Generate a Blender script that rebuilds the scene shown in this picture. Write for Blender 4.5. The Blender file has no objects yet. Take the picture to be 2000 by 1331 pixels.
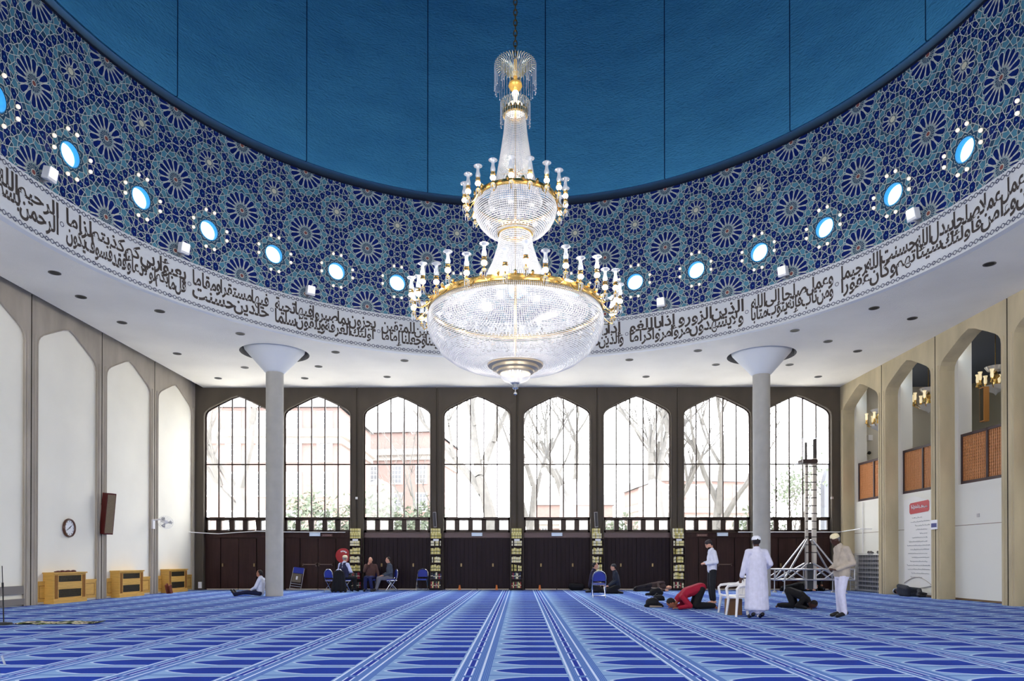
import bpy, bmesh, math, random
import numpy as np
from mathutils import Vector, Matrix
from mathutils.geometry import tessellate_polygon
R = random.Random(7)
PI = math.pi
SC = bpy.context.scene
COL = SC.collection
rad = math.radians

# ------------------------------------------------------------------ materials
def lin(c):
    c = c / 255.0
    return c / 12.92 if c <= .04045 else ((c + .055) / 1.055) ** 2.4
def C8(r, g, b): return (lin(r), lin(g), lin(b), 1)
MC = {}
def mat(name, col, rough=.6, metal=0, noise=None, bump=None, spec=.4, emit=None, sheen=0):
    if name in MC: return MC[name]
    m = bpy.data.materials.new(name); m.use_nodes = True; MC[name] = m
    nt = m.node_tree; N = nt.nodes; L = nt.links
    b = N['Principled BSDF']
    b.inputs['Roughness'].default_value = rough; b.inputs['Metallic'].default_value = metal
    b.inputs['Specular IOR Level'].default_value = spec
    b.inputs['Base Color'].default_value = col
    if emit:
        b.inputs['Emission Color'].default_value = emit[0]; b.inputs['Emission Strength'].default_value = emit[1]
    if sheen: b.inputs['Sheen Weight'].default_value = sheen
    tc = None
    if noise or bump:
        tc = N.new('ShaderNodeTexCoord')
    if noise:
        n = N.new('ShaderNodeTexNoise'); n.inputs['Scale'].default_value = noise[0]; n.inputs['Detail'].default_value = 6
        mp = N.new('ShaderNodeMapping')
        if len(noise) > 2: mp.inputs['Scale'].default_value = noise[2]
        L.new(tc.outputs['Object'], mp.inputs['Vector']); L.new(mp.outputs[0], n.inputs['Vector'])
        mr = N.new('ShaderNodeMapRange'); mr.inputs[1].default_value = .3; mr.inputs[2].default_value = .7
        mr.inputs[3].default_value = 1 - noise[1]; mr.inputs[4].default_value = 1 + noise[1]
        L.new(n.outputs[0], mr.inputs[0])
        v = N.new('ShaderNodeVectorMath'); v.operation = 'SCALE'; v.inputs[0].default_value = col[:3]
        L.new(mr.outputs[0], v.inputs['Scale']); L.new(v.outputs[0], b.inputs['Base Color'])
    if bump:
        n = N.new('ShaderNodeTexNoise'); n.inputs['Scale'].default_value = bump[0]; n.inputs['Detail'].default_value = 4
        L.new(tc.outputs['Object'], n.inputs['Vector'])
        bp = N.new('ShaderNodeBump'); bp.inputs['Strength'].default_value = bump[1]; bp.inputs['Distance'].default_value = .02
        L.new(n.outputs[0], bp.inputs['Height']); L.new(bp.outputs[0], b.inputs['Normal'])
    return m
class NG:
    """tiny expression helper for node maths"""
    def __init__(s, m): s.nt = m.node_tree; s.N = s.nt.nodes; s.L = s.nt.links
    def m(s, op, a, b=None, c=None):
        n = s.N.new('ShaderNodeMath'); n.operation = op
        for i, x in enumerate((a, b, c)):
            if x is None: continue
            if isinstance(x, (int, float)): n.inputs[i].default_value = x
            else: s.L.new(x, n.inputs[i])
        return n.outputs[0]
    def mix(s, f, a, b):
        n = s.N.new('ShaderNodeMix'); n.data_type = 'RGBA'
        if isinstance(f, (int, float)): n.inputs[0].default_value = f
        else: s.L.new(f, n.inputs[0])
        for i, x in ((6, a), (7, b)):
            if isinstance(x, tuple): n.inputs[i].default_value = x
            else: s.L.new(x, n.inputs[i])
        return n.outputs[2]
    def band(s, x, a, b):   # 1 where a<x<b
        return s.m('MULTIPLY', s.m('GREATER_THAN', x, a), s.m('LESS_THAN', x, b))

concrete = mat('grey_concrete', C8(172, 163, 150), .85, noise=(2.2, .13, (1, 1, .35)), bump=(60, .25))
concrete_r = mat('buff_concrete', C8(194, 180, 148), .85, noise=(1.6, .16, (1, 1, .3)), bump=(60, .25))
concrete_d = mat('shaded_far_concrete', C8(84, 76, 66), .8, noise=(2, .1, (1, 1, .3)), bump=(50, .2))  # backlit shade of the far wall put into a darker concrete colour
groove = mat('dark_joint', C8(60, 54, 46), .9)
plaster = mat('white_plaster', C8(244, 240, 226), .8, noise=(.8, .03), bump=(40, .08))
soffitm = mat('rough_pale_ceiling', C8(240, 236, 226), .9, noise=(.5, .06), bump=(35, .6))
colm = mat('pale_column_concrete', C8(180, 178, 172), .7, noise=(3, .06), bump=(60, .15))
bronze = mat('dark_bronze_frame', C8(48, 34, 28), .4, .3)
darkwood = mat('dark_brown_panel', C8(54, 33, 30), .5, noise=(3, .25, (6, 6, .4)), spec=.2)
darkwood2 = mat('plum_brown_panel', C8(38, 26, 32), .5, noise=(3, .25, (8, 8, .3)), spec=.15)
header = mat('plum_header', C8(92, 66, 68), .35)
oak = mat('golden_oak', C8(214, 168, 84), .5, noise=(3, .12, (1, 1, 8)))
oakd = mat('oak_shadow_groove', C8(150, 100, 44), .6)
grille = mat('black_mesh_grille', C8(70, 62, 44), .6, .4, noise=(90, .6))
black = mat('black_matt', C8(18, 17, 18), .6)
blackcloth = mat('black_cloth', C8(16, 16, 22), .85)
white = mat('white_paint', C8(236, 236, 238), .5)
steel = mat('galvanised_steel', C8(190, 190, 192), .35, .7)
chrome = mat('chrome', C8(210, 212, 215), .15, 1)
gold = mat('polished_gold', C8(236, 196, 120), .22, 1)
gold.node_tree.nodes['Principled BSDF'].inputs['Emission Color'].default_value = C8(220, 150, 50)
gold.node_tree.nodes['Principled BSDF'].inputs['Emission Strength'].default_value = 0
red = mat('red_enamel', C8(170, 18, 30), .4)
silver = mat('frosted_silver', C8(200, 200, 205), .25, .9)
bluefab = mat('royal_blue_vinyl', C8(34, 52, 150), .6)
wplastic = mat('white_plastic', C8(238, 236, 236), .35)
lampwhite = mat('lit_globe_glass', C8(255, 250, 240), .3, emit=(C8(255, 240, 214), 1.6))
bulbw = mat('lit_pearl_bulb', C8(255, 250, 240), .3, emit=(C8(255, 238, 210), .6))
cyan = mat('glowing_cyan_window', C8(200, 235, 250), .3, emit=((.55, .9, 1, 1), 1.35))

def glassy(name, tint, tr, gl, df=0., rough=.08):
    m = bpy.data.materials.new(name); m.use_nodes = True; MC[name] = m
    nt = m.node_tree; N = nt.nodes; L = nt.links
    N.remove(N['Principled BSDF'])
    out = N['Material Output']
    t = N.new('ShaderNodeBsdfTransparent'); t.inputs[0].default_value = tint
    g = N.new('ShaderNodeBsdfGlossy'); g.inputs['Roughness'].default_value = rough
    a = N.new('ShaderNodeMixShader'); a.inputs[0].default_value = gl / max(1e-6, gl + tr)
    L.new(t.outputs[0], a.inputs[1]); L.new(g.outputs[0], a.inputs[2])
    last = a.outputs[0]
    if df:
        d = N.new('ShaderNodeBsdfDiffuse'); d.inputs[0].default_value = (.9, .92, .97, 1)
        tl = N.new('ShaderNodeBsdfTranslucent'); tl.inputs[0].default_value = (.9, .92, .97, 1)
        dm = N.new('ShaderNodeMixShader'); L.new(d.outputs[0], dm.inputs[1]); L.new(tl.outputs[0], dm.inputs[2])
        b = N.new('ShaderNodeMixShader'); b.inputs[0].default_value = df
        L.new(last, b.inputs[1]); L.new(dm.outputs[0], b.inputs[2]); last = b.outputs[0]
    L.new(last, out.inputs[0])
    return m
pane = glassy('clear_window_glass', (.97, .98, .98, 1), .95, .05, 0, .02)
crystal = glassy('cut_crystal', (.92, .95, 1, 1), .4, .6, .58, .12)
flute = glassy('pale_blue_glass', (.8, .9, 1, 1), .6, .4, .45, .1)

# ------------------------------------------------------------------ mesh helpers
class MB:
    def __init__(s): s.v = []; s.f = []; s.mi = []
    def add(s, vs, fs, mi=0, M=None):
        o = len(s.v)
        if M is not None: vs = [M @ Vector(p) for p in vs]
        s.v.extend([tuple(p) for p in vs]); s.f.extend([tuple(i + o for i in f) for f in fs]); s.mi.extend([mi] * len(fs))
    def box(s, c, d, mi=0, rot=None, M=None):
        x, y, z = d[0] / 2, d[1] / 2, d[2] / 2
        vs = [Vector((a, b, e)) for a in (-x, x) for b in (-y, y) for e in (-z, z)]
        if rot is not None: vs = [rot @ p for p in vs]
        vs = [p + Vector(c) for p in vs]
        s.add(vs, [(0, 1, 3, 2), (4, 6, 7, 5), (0, 4, 5, 1), (2, 3, 7, 6), (0, 2, 6, 4), (1, 5, 7, 3)], mi, M)
    def bx(s, x0, x1, y0, y1, z0, z1, mi=0):
        s.box(((x0 + x1) / 2, (y0 + y1) / 2, (z0 + z1) / 2), (abs(x1 - x0), abs(y1 - y0), abs(z1 - z0)), mi)
    def tube(s, pts, r, n=8, mi=0, caps=True, closed=False, M=None):
        pts = [Vector(p) for p in pts]; K = len(pts)
        rs = r if isinstance(r, (list, tuple)) else [r] * K
        vs = []; prev = None
        for i in range(K):
            if closed: d = pts[(i + 1) % K] - pts[i - 1]
            else: d = pts[min(i + 1, K - 1)] - pts[max(i - 1, 0)]
            d.normalize()
            if prev is None:
                a = d.orthogonal().normalized()
            else:
                a = prev - d * prev.dot(d)
                a = a.normalized() if a.length > 1e-6 else d.orthogonal().normalized()
            prev = a; b = d.cross(a)
            for j in range(n):
                t = 2 * PI * j / n
                vs.append(pts[i] + (a * math.cos(t) + b * math.sin(t)) * rs[i])
        fs = []
        for i in range(K if closed else K - 1):
            for j in range(n):
                p, q = i * n + j, i * n + (j + 1) % n
                i2 = (i + 1) % K
                fs.append((p, q, i2 * n + (j + 1) % n, i2 * n + j))
        if caps and not closed:
            fs.append(tuple(range(n - 1, -1, -1))); fs.append(tuple(range((K - 1) * n, K * n)))
        s.add(vs, fs, mi, M)
    def cyl(s, a, b, r, r2=None, n=12, mi=0): s.tube([a, b], [r, r if r2 is None else r2], n, mi)
    def lathe(s, prof, n=24, c=(0, 0, 0), mi=0, a0=0, a1=2 * PI, M=None, flip=False):
        full = abs(a1 - a0 - 2 * PI) < 1e-6; cnt = n if full else n + 1
        vs = []; fs = []
        for r, z in prof:
            for j in range(cnt):
                t = a0 + (a1 - a0) * j / n
                vs.append((c[0] + r * math.cos(t), c[1] + r * math.sin(t), c[2] + z))
        for i in range(len(prof) - 1):
            for j in range(n):
                k = (j + 1) % cnt
                q = (i * cnt + j, i * cnt + k, (i + 1) * cnt + k, (i + 1) * cnt + j)
                fs.append(q[::-1] if flip else q)
        s.add(vs, fs, mi, M)
    def ball(s, c, r, nu=12, nv=8, mi=0, M=None):
        if not isinstance(r, (tuple, list)): r = (r, r, r)
        vs = [(c[0], c[1], c[2] - r[2])]
        for i in range(1, nv):
            p = -PI / 2 + PI * i / nv
            for j in range(nu):
                t = 2 * PI * j / nu
                vs.append((c[0] + r[0] * math.cos(p) * math.cos(t), c[1] + r[1] * math.cos(p) * math.sin(t), c[2] + r[2] * math.sin(p)))
        vs.append((c[0], c[1], c[2] + r[2])); fs = []
        for j in range(nu): fs.append((0, 1 + (j + 1) % nu, 1 + j))
        for i in range(nv - 2):
            for j in range(nu):
                a = 1 + i * nu + j; b = 1 + i * nu + (j + 1) % nu
                fs.append((a, b, b + nu, a + nu))
        e = len(vs) - 1; o = 1 + (nv - 2) * nu
        for j in range(nu): fs.append((e, o + j, o + (j + 1) % nu))
        s.add(vs, fs, mi, M)
    def sheet(s, loops, fn, mi=0):
        """flat sheet with holes: loops of 2-d points, fn maps (a,b)->3-d"""
        ls = [[Vector((p[0], p[1], 0)) for p in l] for l in loops]
        flat = [p for l in ls for p in l]
        tr = tessellate_polygon(ls)
        s.add([fn(p.x, p.y) for p in flat], [tuple(t) for t in tr], mi)
    def strip(s, pts, fn0, fn1, mi=0, closed=False):
        K = len(pts); vs = [fn0(*p) for p in pts] + [fn1(*p) for p in pts]
        s.add(vs, [(i, (i + 1) % K, K + (i + 1) % K, K + i) for i in range(K if closed else K - 1)], mi)
    def build(s, name, mats, parent=None, smooth=True, ang=35):
        me = bpy.data.meshes.new(name); me.from_pydata(s.v, [], s.f)
        if not isinstance(mats, (list, tuple)): mats = [mats]
        for m in mats: me.materials.append(m)
        if len(mats) > 1: me.polygons.foreach_set('material_index', s.mi)
        if smooth:
            me.polygons.foreach_set('use_smooth', [True] * len(me.polygons))
            me.set_sharp_from_angle(angle=rad(ang))
        me.update()
        o = bpy.data.objects.new(name, me); COL.objects.link(o)
        if parent is not None: o.parent = parent
        return o
def npmesh(name, V, F, mats, mi=None, parent=None, smooth=False):
    """V (n,3), F list of index arrays with the same vertex count"""
    me = bpy.data.meshes.new(name)
    tot = sum(len(f) for f in F); loops = np.concatenate([f.ravel() for f in F]).astype(np.int32)
    sizes = np.concatenate([np.full(len(f), f.shape[1]) for f in F]); starts = np.concatenate([[0], np.cumsum(sizes)[:-1]]).astype(np.int32)
    me.vertices.add(len(V)); me.vertices.foreach_set('co', np.asarray(V, np.float32).ravel())
    me.loops.add(len(loops)); me.loops.foreach_set('vertex_index', loops)
    me.polygons.add(tot); me.polygons.foreach_set('loop_start', starts)
    for m in (mats if isinstance(mats, (list, tuple)) else [mats]): me.materials.append(m)
    if mi is not None: me.polygons.foreach_set('material_index', np.asarray(mi, np.int32))
    me.polygons.foreach_set('use_smooth', np.full(tot, smooth))
    me.update(calc_edges=True); me.validate()
    o = bpy.data.objects.new(name, me); COL.objects.link(o)
    if parent is not None: o.parent = parent
    return o
def tag(o, label=None, cat=None, group=None, kind=None):
    if label: o['label'] = label
    if cat: o['category'] = cat
    if group: o['group'] = group
    if kind: o['kind'] = kind
    return o
def thing(name, label, cat, loc=(0, 0, 0), rz=0, group=None):
    o = bpy.data.objects.new(name, None); COL.objects.link(o); o.empty_display_size = .1
    o.location = loc; o.rotation_euler = (0, 0, rz)
    return tag(o, label, cat, group)
def struct(o): o['kind'] = 'structure'; return o
def dup(root, loc, rz=0, label=None, group=None):
    def cp(o, par):
        c = o.copy(); COL.objects.link(c)
        if par is not None: c.parent = par
        for ch in KIDS.get(o.name, []): cp(ch, c)
        return c
    kids(root)
    r = cp(root, None); r.location = loc; r.rotation_euler = (0, 0, rz)
    if label: r['label'] = label
    if group: r['group'] = group
    return r
KIDS = {}
def kids(o):
    KIDS[o.name] = list(o.children)
    for c in o.children: kids(c)
ORD = ['zeroth', 'first', 'second', 'third', 'fourth', 'fifth', 'sixth', 'seventh', 'eighth', 'ninth', 'tenth', 'eleventh', 'twelfth', 'thirteenth', 'fourteenth', 'fifteenth', 'sixteenth', 'seventeenth', 'eighteenth', 'nineteenth', 'twentieth', 'twenty-first', 'twenty-second', 'twenty-third', 'twenty-fourth', 'twenty-fifth', 'twenty-sixth', 'twenty-seventh', 'twenty-eighth', 'twenty-ninth', 'thirtieth', 'thirty-first', 'thirty-second']

# ------------------------------------------------------------------ constants (metres; camera stands at y = 0 looking along +y)
FY = 28.9; WX = 13.16; HC = 8.28; P = 3.27; BY = -.53
DC = (-.08, 14.2); DR = 10.5
def cylp(deg, z, r=DR):
    a = rad(deg); return (DC[0] + r * math.sin(a), DC[1] + r * math.cos(a), z)
ARCH = [(-1.39, 0), (-1.365, .14), (-1.29, .25), (-1.16, .35), (-.85, .51), (-.29, .78), (0, .87), (.29, .78), (.85, .51), (1.16, .35), (1.29, .25), (1.365, .14), (1.39, 0)]
def arch_pts(c, z0, zs=7.12, hw=1.39):
    k = hw / 1.39
    return [(c - hw, z0)] + [(c + x * k, zs + z) for x, z in ARCH] + [(c + hw, z0)]
def bays_wall(mb, centres, fn, depth_fn, z0, zt=HC, hw=1.39, pitch=P, mi=0, gi=1, foot=0.0):
    """concrete bays with pointed arch openings; fn(a,z) front plane; depth_fn(a,z) back of the reveal"""
    for c in centres:
        a, b = c - pitch / 2 + .02, c + pitch / 2 - .02
        pts = arch_pts(c, z0, hw=hw)
        n = len(pts)
        if z0 <= foot + .001:
            outer = [(a, foot), (c - hw, foot)] + pts[1:-1] + [(c + hw, foot), (b, foot), (b, zt), (a, zt)]
            mb.sheet([outer], fn, mi)
            mb.strip(pts, fn, depth_fn, mi)
        else:
            mb.sheet([[(a, foot), (b, foot), (b, zt), (a, zt)], pts[::-1]], fn, mi)
            mb.strip(pts, fn, depth_fn, mi, closed=True)
        # raised rib beside the joint
        for s_, e in ((a, 1), (b, -1)):
            mb.strip([(s_, foot), (s_, zt)], fn, depth_fn, gi)

# ------------------------------------------------------------------ floor with its woven carpet
carpet = bpy.data.materials.new('blue_prayer_carpet'); carpet.use_nodes = True
g = NG(carpet); bs = g.N['Principled BSDF']
tc = g.N.new('ShaderNodeTexCoord'); sp = g.N.new('ShaderNodeSeparateXYZ'); g.L.new(tc.outputs['Object'], sp.inputs[0])
wob = g.N.new('ShaderNodeTexNoise'); wob.inputs['Scale'].default_value = 120; g.L.new(tc.outputs['Object'], wob.inputs['Vector'])
jx = g.m('MULTIPLY', g.m('SUBTRACT', wob.outputs[0], .5), .006)
X = g.m('ADD', g.m('SUBTRACT', sp.outputs[0], g.m('MULTIPLY', g.m('SUBTRACT', sp.outputs[1], 8), .006)), jx)
u = g.m('FRACT', g.m('DIVIDE', g.m('ADD', X, 12.92), 1.222))
vv = g.m('DIVIDE', g.m('ADD', sp.outputs[1], .02), .635)
v = g.m('FRACT', vv)
t = g.m('DIVIDE', g.m('SUBTRACT', u, .35), .625)
tp = g.m('POWER', g.m('MINIMUM', g.m('MAXIMUM', g.m('DIVIDE', t, .5), 0), 1), .6)
av = g.m('ABSOLUTE', g.m('SUBTRACT', v, .5))
inb = g.band(u, .35, .985)
tongue = g.m('MULTIPLY', g.m('LESS_THAN', av, g.m('MULTIPLY', tp, .35)), inb)
t2 = g.m('DIVIDE', g.m('SUBTRACT', u, .32), .655)
tp2 = g.m('POWER', g.m('MINIMUM', g.m('MAXIMUM', g.m('DIVIDE', t2, .5), 0), 1), .6)
halo = g.m('MULTIPLY', g.m('LESS_THAN', av, g.m('MULTIPLY', tp2, .42)), g.band(u, .32, .985))
big = g.N.new('ShaderNodeTexNoise'); big.inputs['Scale'].default_value = 1.3; big.inputs['Detail'].default_value = 3
g.L.new(tc.outputs['Object'], big.inputs['Vector'])
base = g.mix(big.outputs[0], C8(106, 142, 194), C8(142, 174, 216))
# thin weave lines between rows
wl = g.m('MAXIMUM', g.band(v, .0, .045), g.band(v, .955, 1.0))
base = g.mix(g.m('MULTIPLY', wl, .7), base, C8(60, 96, 172))
base = g.mix(g.m('MULTIPLY', halo, .75), base, C8(176, 198, 226))
deep = g.mix(big.outputs[0], C8(0, 28, 128), C8(4, 62, 170))
base = g.mix(tongue, base, deep)
# border stripes
medc = C8(60, 98, 174); lightc = C8(196, 212, 240)
bord = g.m('LESS_THAN', u, .30)
fine = g.m('GREATER_THAN', g.m('FRACT', g.m('MULTIPLY', u, 62)), .55)
bcol = g.mix(g.m('MULTIPLY', fine, .55), medc, C8(124, 156, 210))
base = g.mix(bord, base, bcol)
dash = g.m('GREATER_THAN', g.m('FRACT', g.m('ADD', vv, .2)), .18)
for a, b_, dd in ((.0, .02, 0), (.075, .09, 1), (.135, .15, 1), (.215, .235, 0)):
    k = g.band(u, a, b_)
    if dd: k = g.m('MULTIPLY', k, dash)
    base = g.mix(k, base, lightc)
base = g.mix(g.m('MULTIPLY', g.band(u, .09, .135), dash), base, C8(16, 46, 150))
g.L.new(base, bs.inputs['Base Color'])
bs.inputs['Roughness'].default_value = .6; bs.inputs['Specular IOR Level'].default_value = 0; bs.inputs['Sheen Weight'].default_value = .05; bs.inputs['Sheen Roughness'].default_value = .3
bn = g.N.new('ShaderNodeTexNoise'); bn.inputs['Scale'].default_value = 300; g.L.new(tc.outputs['Object'], bn.inputs['Vector'])
bp = g.N.new('ShaderNodeBump'); bp.inputs['Strength'].default_value = .25; bp.inputs['Distance'].default_value = .01
g.L.new(bn.outputs[0], bp.inputs['Height']); g.L.new(bp.outputs[0], bs.inputs['Normal'])
mb = MB(); mb.bx(-18.5, 18.5, BY - .5, FY + .6, -.25, 0); struct(mb.build('floor', carpet, smooth=False))

# ------------------------------------------------------------------ soffit
def circ(cx, cy, r, n): return [(cx + r * math.cos(2 * PI * i / n), cy + r * math.sin(2 * PI * i / n)) for i in range(n)]
COLS = [(-8.27, 24.1), (8.42, 24.45)]
mb = MB()
loops = [[(-WX + .32, BY - .2), (WX + .05, BY - .2), (WX + .05, FY + .1), (-WX + .32, FY + .1)], circ(DC[0], DC[1], DR + .02, 128)[::-1]]
for c in COLS: loops.append(circ(c[0], c[1], 1.14, 40)[::-1])
mb.sheet(loops, lambda a, b: (a, b, HC))
mb.sheet([[(-WX - .3, BY - .2), (-WX + .4, BY - .2), (-WX + .4, FY + .1), (-WX - .3, FY + .1)]], lambda a, b: (a, b, HC + .16), 1)
mb.strip([(-WX + .32, BY - .2), (-WX + .32, FY + .1)], lambda a, b: (a, b, HC), lambda a, b: (a, b, HC + .16), 1)
for c in COLS:
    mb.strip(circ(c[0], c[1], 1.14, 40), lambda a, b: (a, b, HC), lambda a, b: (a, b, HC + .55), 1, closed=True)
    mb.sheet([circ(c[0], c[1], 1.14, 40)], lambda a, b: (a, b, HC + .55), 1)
shade = mat('shaded_recess_plaster', C8(120, 118, 116), .9, bump=(35, .5))  # shade of the ceiling recesses put into a darker plaster colour
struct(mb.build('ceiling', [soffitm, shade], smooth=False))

# ------------------------------------------------------------------ columns
for i, (cx, cy) in enumerate(COLS):
    o = thing('column', 'smooth round concrete column with flared cone top, ' + ('at the left with a man leaning on its foot' if i == 0 else 'at the right behind the man in the white robe'), 'column', (cx, cy, 0), 0)
    mb = MB(); mb.lathe([(0, 0), (.29, 0), (.29, 7.62), (.0, 7.62)], 40); mb.build('shaft', colm, o)
    mb = MB(); mb.lathe([(.285, 7.60), (.33, 7.62), (.36, 7.66), (.98, 8.36), (1.02, 8.5), (1.02, 8.8), (0, 8.8)], 48); mb.build('capital', mat('white_column_cone', C8(222, 226, 230), .6), o)

# ------------------------------------------------------------------ drum wall: geometric tiling generated from a lattice of rosettes
NAVY = mat('cobalt_tile', C8(10, 32, 108), .35, noise=(6, .18))
TEAL = mat('turquoise_tile', C8(84, 140, 162), .4, noise=(5, .12))
TEALD = mat('slate_blue_tile', C8(50, 84, 112), .45, noise=(7, .15))
LINE = mat('pale_grout_line', C8(202, 206, 196), .5)
RUST = mat('rust_red_tile', C8(142, 84, 78), .5)
CREAM = mat('cream_tile', C8(216, 214, 190), .5)
TM = [TEALD, NAVY, TEAL, LINE, RUST, CREAM]
LX = rad(11.25) * DR; LZ = 1.935; Z0 = 9.65; ZB, ZT = 9.50, 13.56
OFF = .23; KB = OFF + 5.625          # angle of a column of large rosettes
def clip(poly, nx, ny, d):            # keep nx*x+ny*y<=d
    out = []
    for i in range(len(poly)):
        a, b = poly[i], poly[(i + 1) % len(poly)]
        da, db = nx * a[0] + ny * a[1] - d, nx * b[0] + ny * b[1] - d
        if da <= 0: out.append(a)
        if (da < 0 < db) or (db < 0 < da):
            t_ = da / (da - db); out.append((a[0] + (b[0] - a[0]) * t_, a[1] + (b[1] - a[1]) * t_))
    return out
def tile_cell():
    seeds = []   # x, z, weight, kind
    rb, xb, rs, xs = .64, .545, .43, .35
    seeds.append((0, 0, 2 * xb * rb - rb * rb, 'B')); seeds.append((LX / 2, LZ / 2, 2 * xs * rs - rs * rs, 'S'))
    for i in range(16):
        a = 2 * PI * (i + .5) / 16; seeds.append((rb * math.cos(a), rb * math.sin(a), 0, 'r'))
    for i in range(12):
        a = 2 * PI * (i + .5) / 12; seeds.append((LX / 2 + rs * math.cos(a), LZ / 2 + rs * math.sin(a), 0, 'r'))
    def allp(): return np.array([(s[0] + i * LX, s[1] + j * LZ) for s in seeds for i in (-1, 0, 1) for j in (-1, 0, 1)])
    gx, gz = np.meshgrid(np.linspace(0, LX / 2, 44), np.linspace(0, LZ / 2, 42)); G = np.c_[gx.ravel(), gz.ravel()]
    for _ in range(60):
        A = allp(); D = np.sqrt(((G[:, None] - A[None]) ** 2).sum(2)).min(1)
        D[np.hypot(G[:, 0], G[:, 1]) < rb] = 0; D[np.hypot(G[:, 0] - LX / 2, G[:, 1] - LZ / 2) < rs] = 0
        k = int(D.argmax())
        if D[k] < .158: break
        x, z = G[k]; new = []
        for q in ((x, z), (-x, z), (x, -z), (-x, -z)):
            q = (q[0] % LX, q[1] % LZ)
            if all(min(abs(q[0] - n_[0]), LX - abs(q[0] - n_[0])) + min(abs(q[1] - n_[1]), LZ - abs(q[1] - n_[1])) > .05 for n_ in new): new.append(q)
        for q in new: seeds.append((q[0], q[1], 0, 'f'))
    big_ = [(s[0] + i * LX, s[1] + j * LZ, s[2]) for s in seeds for i in (-1, 0, 1, 2) for j in (-1, 0, 1, 2)]
    polys = []      # (layer, mat, pts)
    def stroke(p, q, w=.0155, layer=3, m=3):
        dx, dz = q[0] - p[0], q[1] - p[1]; l = math.hypot(dx, dz)
        if l < 1e-5: return
        nx, nz = -dz / l * w / 2, dx / l * w / 2
        polys.append((layer, m, [(p[0] + nx, p[1] + nz), (p[0] - nx, p[1] - nz), (q[0] - nx, q[1] - nz), (q[0] + nx, q[1] + nz)]))
    for (sx_, sz_, w, kd) in seeds:
        poly = [(sx_ - .9, sz_ - .9), (sx_ + .9, sz_ - .9), (sx_ + .9, sz_ + .9), (sx_ - .9, sz_ + .9)]
        for (qx, qz, qw) in big_:
            dx, dz = qx - sx_, qz - sz_; d2 = dx * dx + dz * dz
            if d2 < 1e-9 or d2 > 2.2: continue
            poly = clip(poly, dx, dz, (qx * qx + qz * qz - qw - sx_ * sx_ - sz_ * sz_ + w) / 2)
            if len(poly) < 3: break
        if len(poly) < 3: continue
        pp = []
        for q in poly:
            if not pp or math.hypot(q[0] - pp[-1][0], q[1] - pp[-1][1]) > .012: pp.append(q)
        if math.hypot(pp[0][0] - pp[-1][0], pp[0][1] - pp[-1][1]) < .012: pp.pop()
        poly = pp; n = len(poly)
        if n < 3: continue
        if kd in 'BS':
            N_, r0, r1, r2 = (16, .175, .43, .535) if kd == 'B' else (12, .10, .25, .335)
            for i in range(N_):
                a = 2 * PI * i / N_
                ca, sa = math.cos(a), math.sin(a)
                hw = math.sin(PI / N_) * r1 * .94
                shape = [(r0, 0), (r1 * .8, hw * .85), (r1, hw), (r1 + (r2 - r1) * .5, hw * .86), (r2 - .012, hw * .32), (r2 - .012, -hw * .32), (r1 + (r2 - r1) * .5, -hw * .86), (r1, -hw), (r1 * .8, -hw * .85)]
                pts = [(sx_ + x * ca - y * sa, sz_ + x * sa + y * ca) for x, y in shape]
                polys.append((2, 1, pts))
                for q in range(len(pts)):
                    e = pts[q], pts[(q + 1) % len(pts)]
                    stroke(e[0], e[1], .014)
                b_ = a + PI / N_
                for sg in (-1, 1):
                    stroke((sx_ + r0 * 1.0 * math.cos(b_), sz_ + r0 * math.sin(b_)), (sx_ + r2 * math.cos(b_ + sg * .05), sz_ + r2 * math.sin(b_ + sg * .05)), .010)
                stroke((sx_ + r0 * .5 * math.cos(a), sz_ + r0 * .5 * math.sin(a)), (sx_ + r0 * math.cos(b_), sz_ + r0 * math.sin(b_)), .010)
            for i in range(n):
                p, q = poly[i], poly[(i + 1) % n]; pm = ((p[0] + sx_) / 2, (p[1] + sz_) / 2); qm = ((q[0] + sx_) / 2, (q[1] + sz_) / 2)
                polys.append((1, 2 if kd == 'B' else 0, [p, q, qm, pm])); polys.append((1, 2 if kd == 'B' else 0, [pm, qm, (sx_, sz_)]))
            polys.append((2, 0, [(sx_ + r0 * math.cos(2 * PI * i / 16), sz_ + r0 * math.sin(2 * PI * i / 16)) for i in range(16)]))
            polys.append((4, 5 if kd == 'S' else 3, [(sx_ + .075 * math.cos(2 * PI * i / 12), sz_ + .075 * math.sin(2 * PI * i / 12)) for i in range(12)]))
            if kd == 'B': polys.append((5, 4, [(sx_ + .05 * math.cos(2 * PI * i / 12), sz_ + .05 * math.sin(2 * PI * i / 12)) for i in range(12)]))
            continue
        mids = [((poly[i][0] + poly[(i + 1) % n][0]) / 2, (poly[i][1] + poly[(i + 1) % n][1]) / 2) for i in range(n)]
        # Hankin star inside every small cell
        star = []; corner = []
        th = rad(50 if kd == 'r' else 40)
        for i in range(n):
            a0, a1 = poly[i], poly[(i + 1) % n]; b1 = poly[(i + 2) % n]
            e = Vector((a1[0] - a0[0], a1[1] - a0[1])).normalized(); f = Vector((a1[0] - b1[0], a1[1] - b1[1])).normalized()
            area = sum(poly[k][0] * poly[(k + 1) % n][1] - poly[(k + 1) % n][0] * poly[k][1] for k in range(n))
            sg = 1 if area > 0 else -1
            ne = Vector((-e.y, e.x)) * sg; nf = Vector((f.y, -f.x)) * sg
            d1 = e * math.cos(th) + ne * math.sin(th); d2_ = f * math.cos(th) + nf * math.sin(th)
            m1, m2 = Vector(mids[i]), Vector(mids[(i + 1) % n])
            den = d1.x * d2_.y - d1.y * d2_.x
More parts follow.
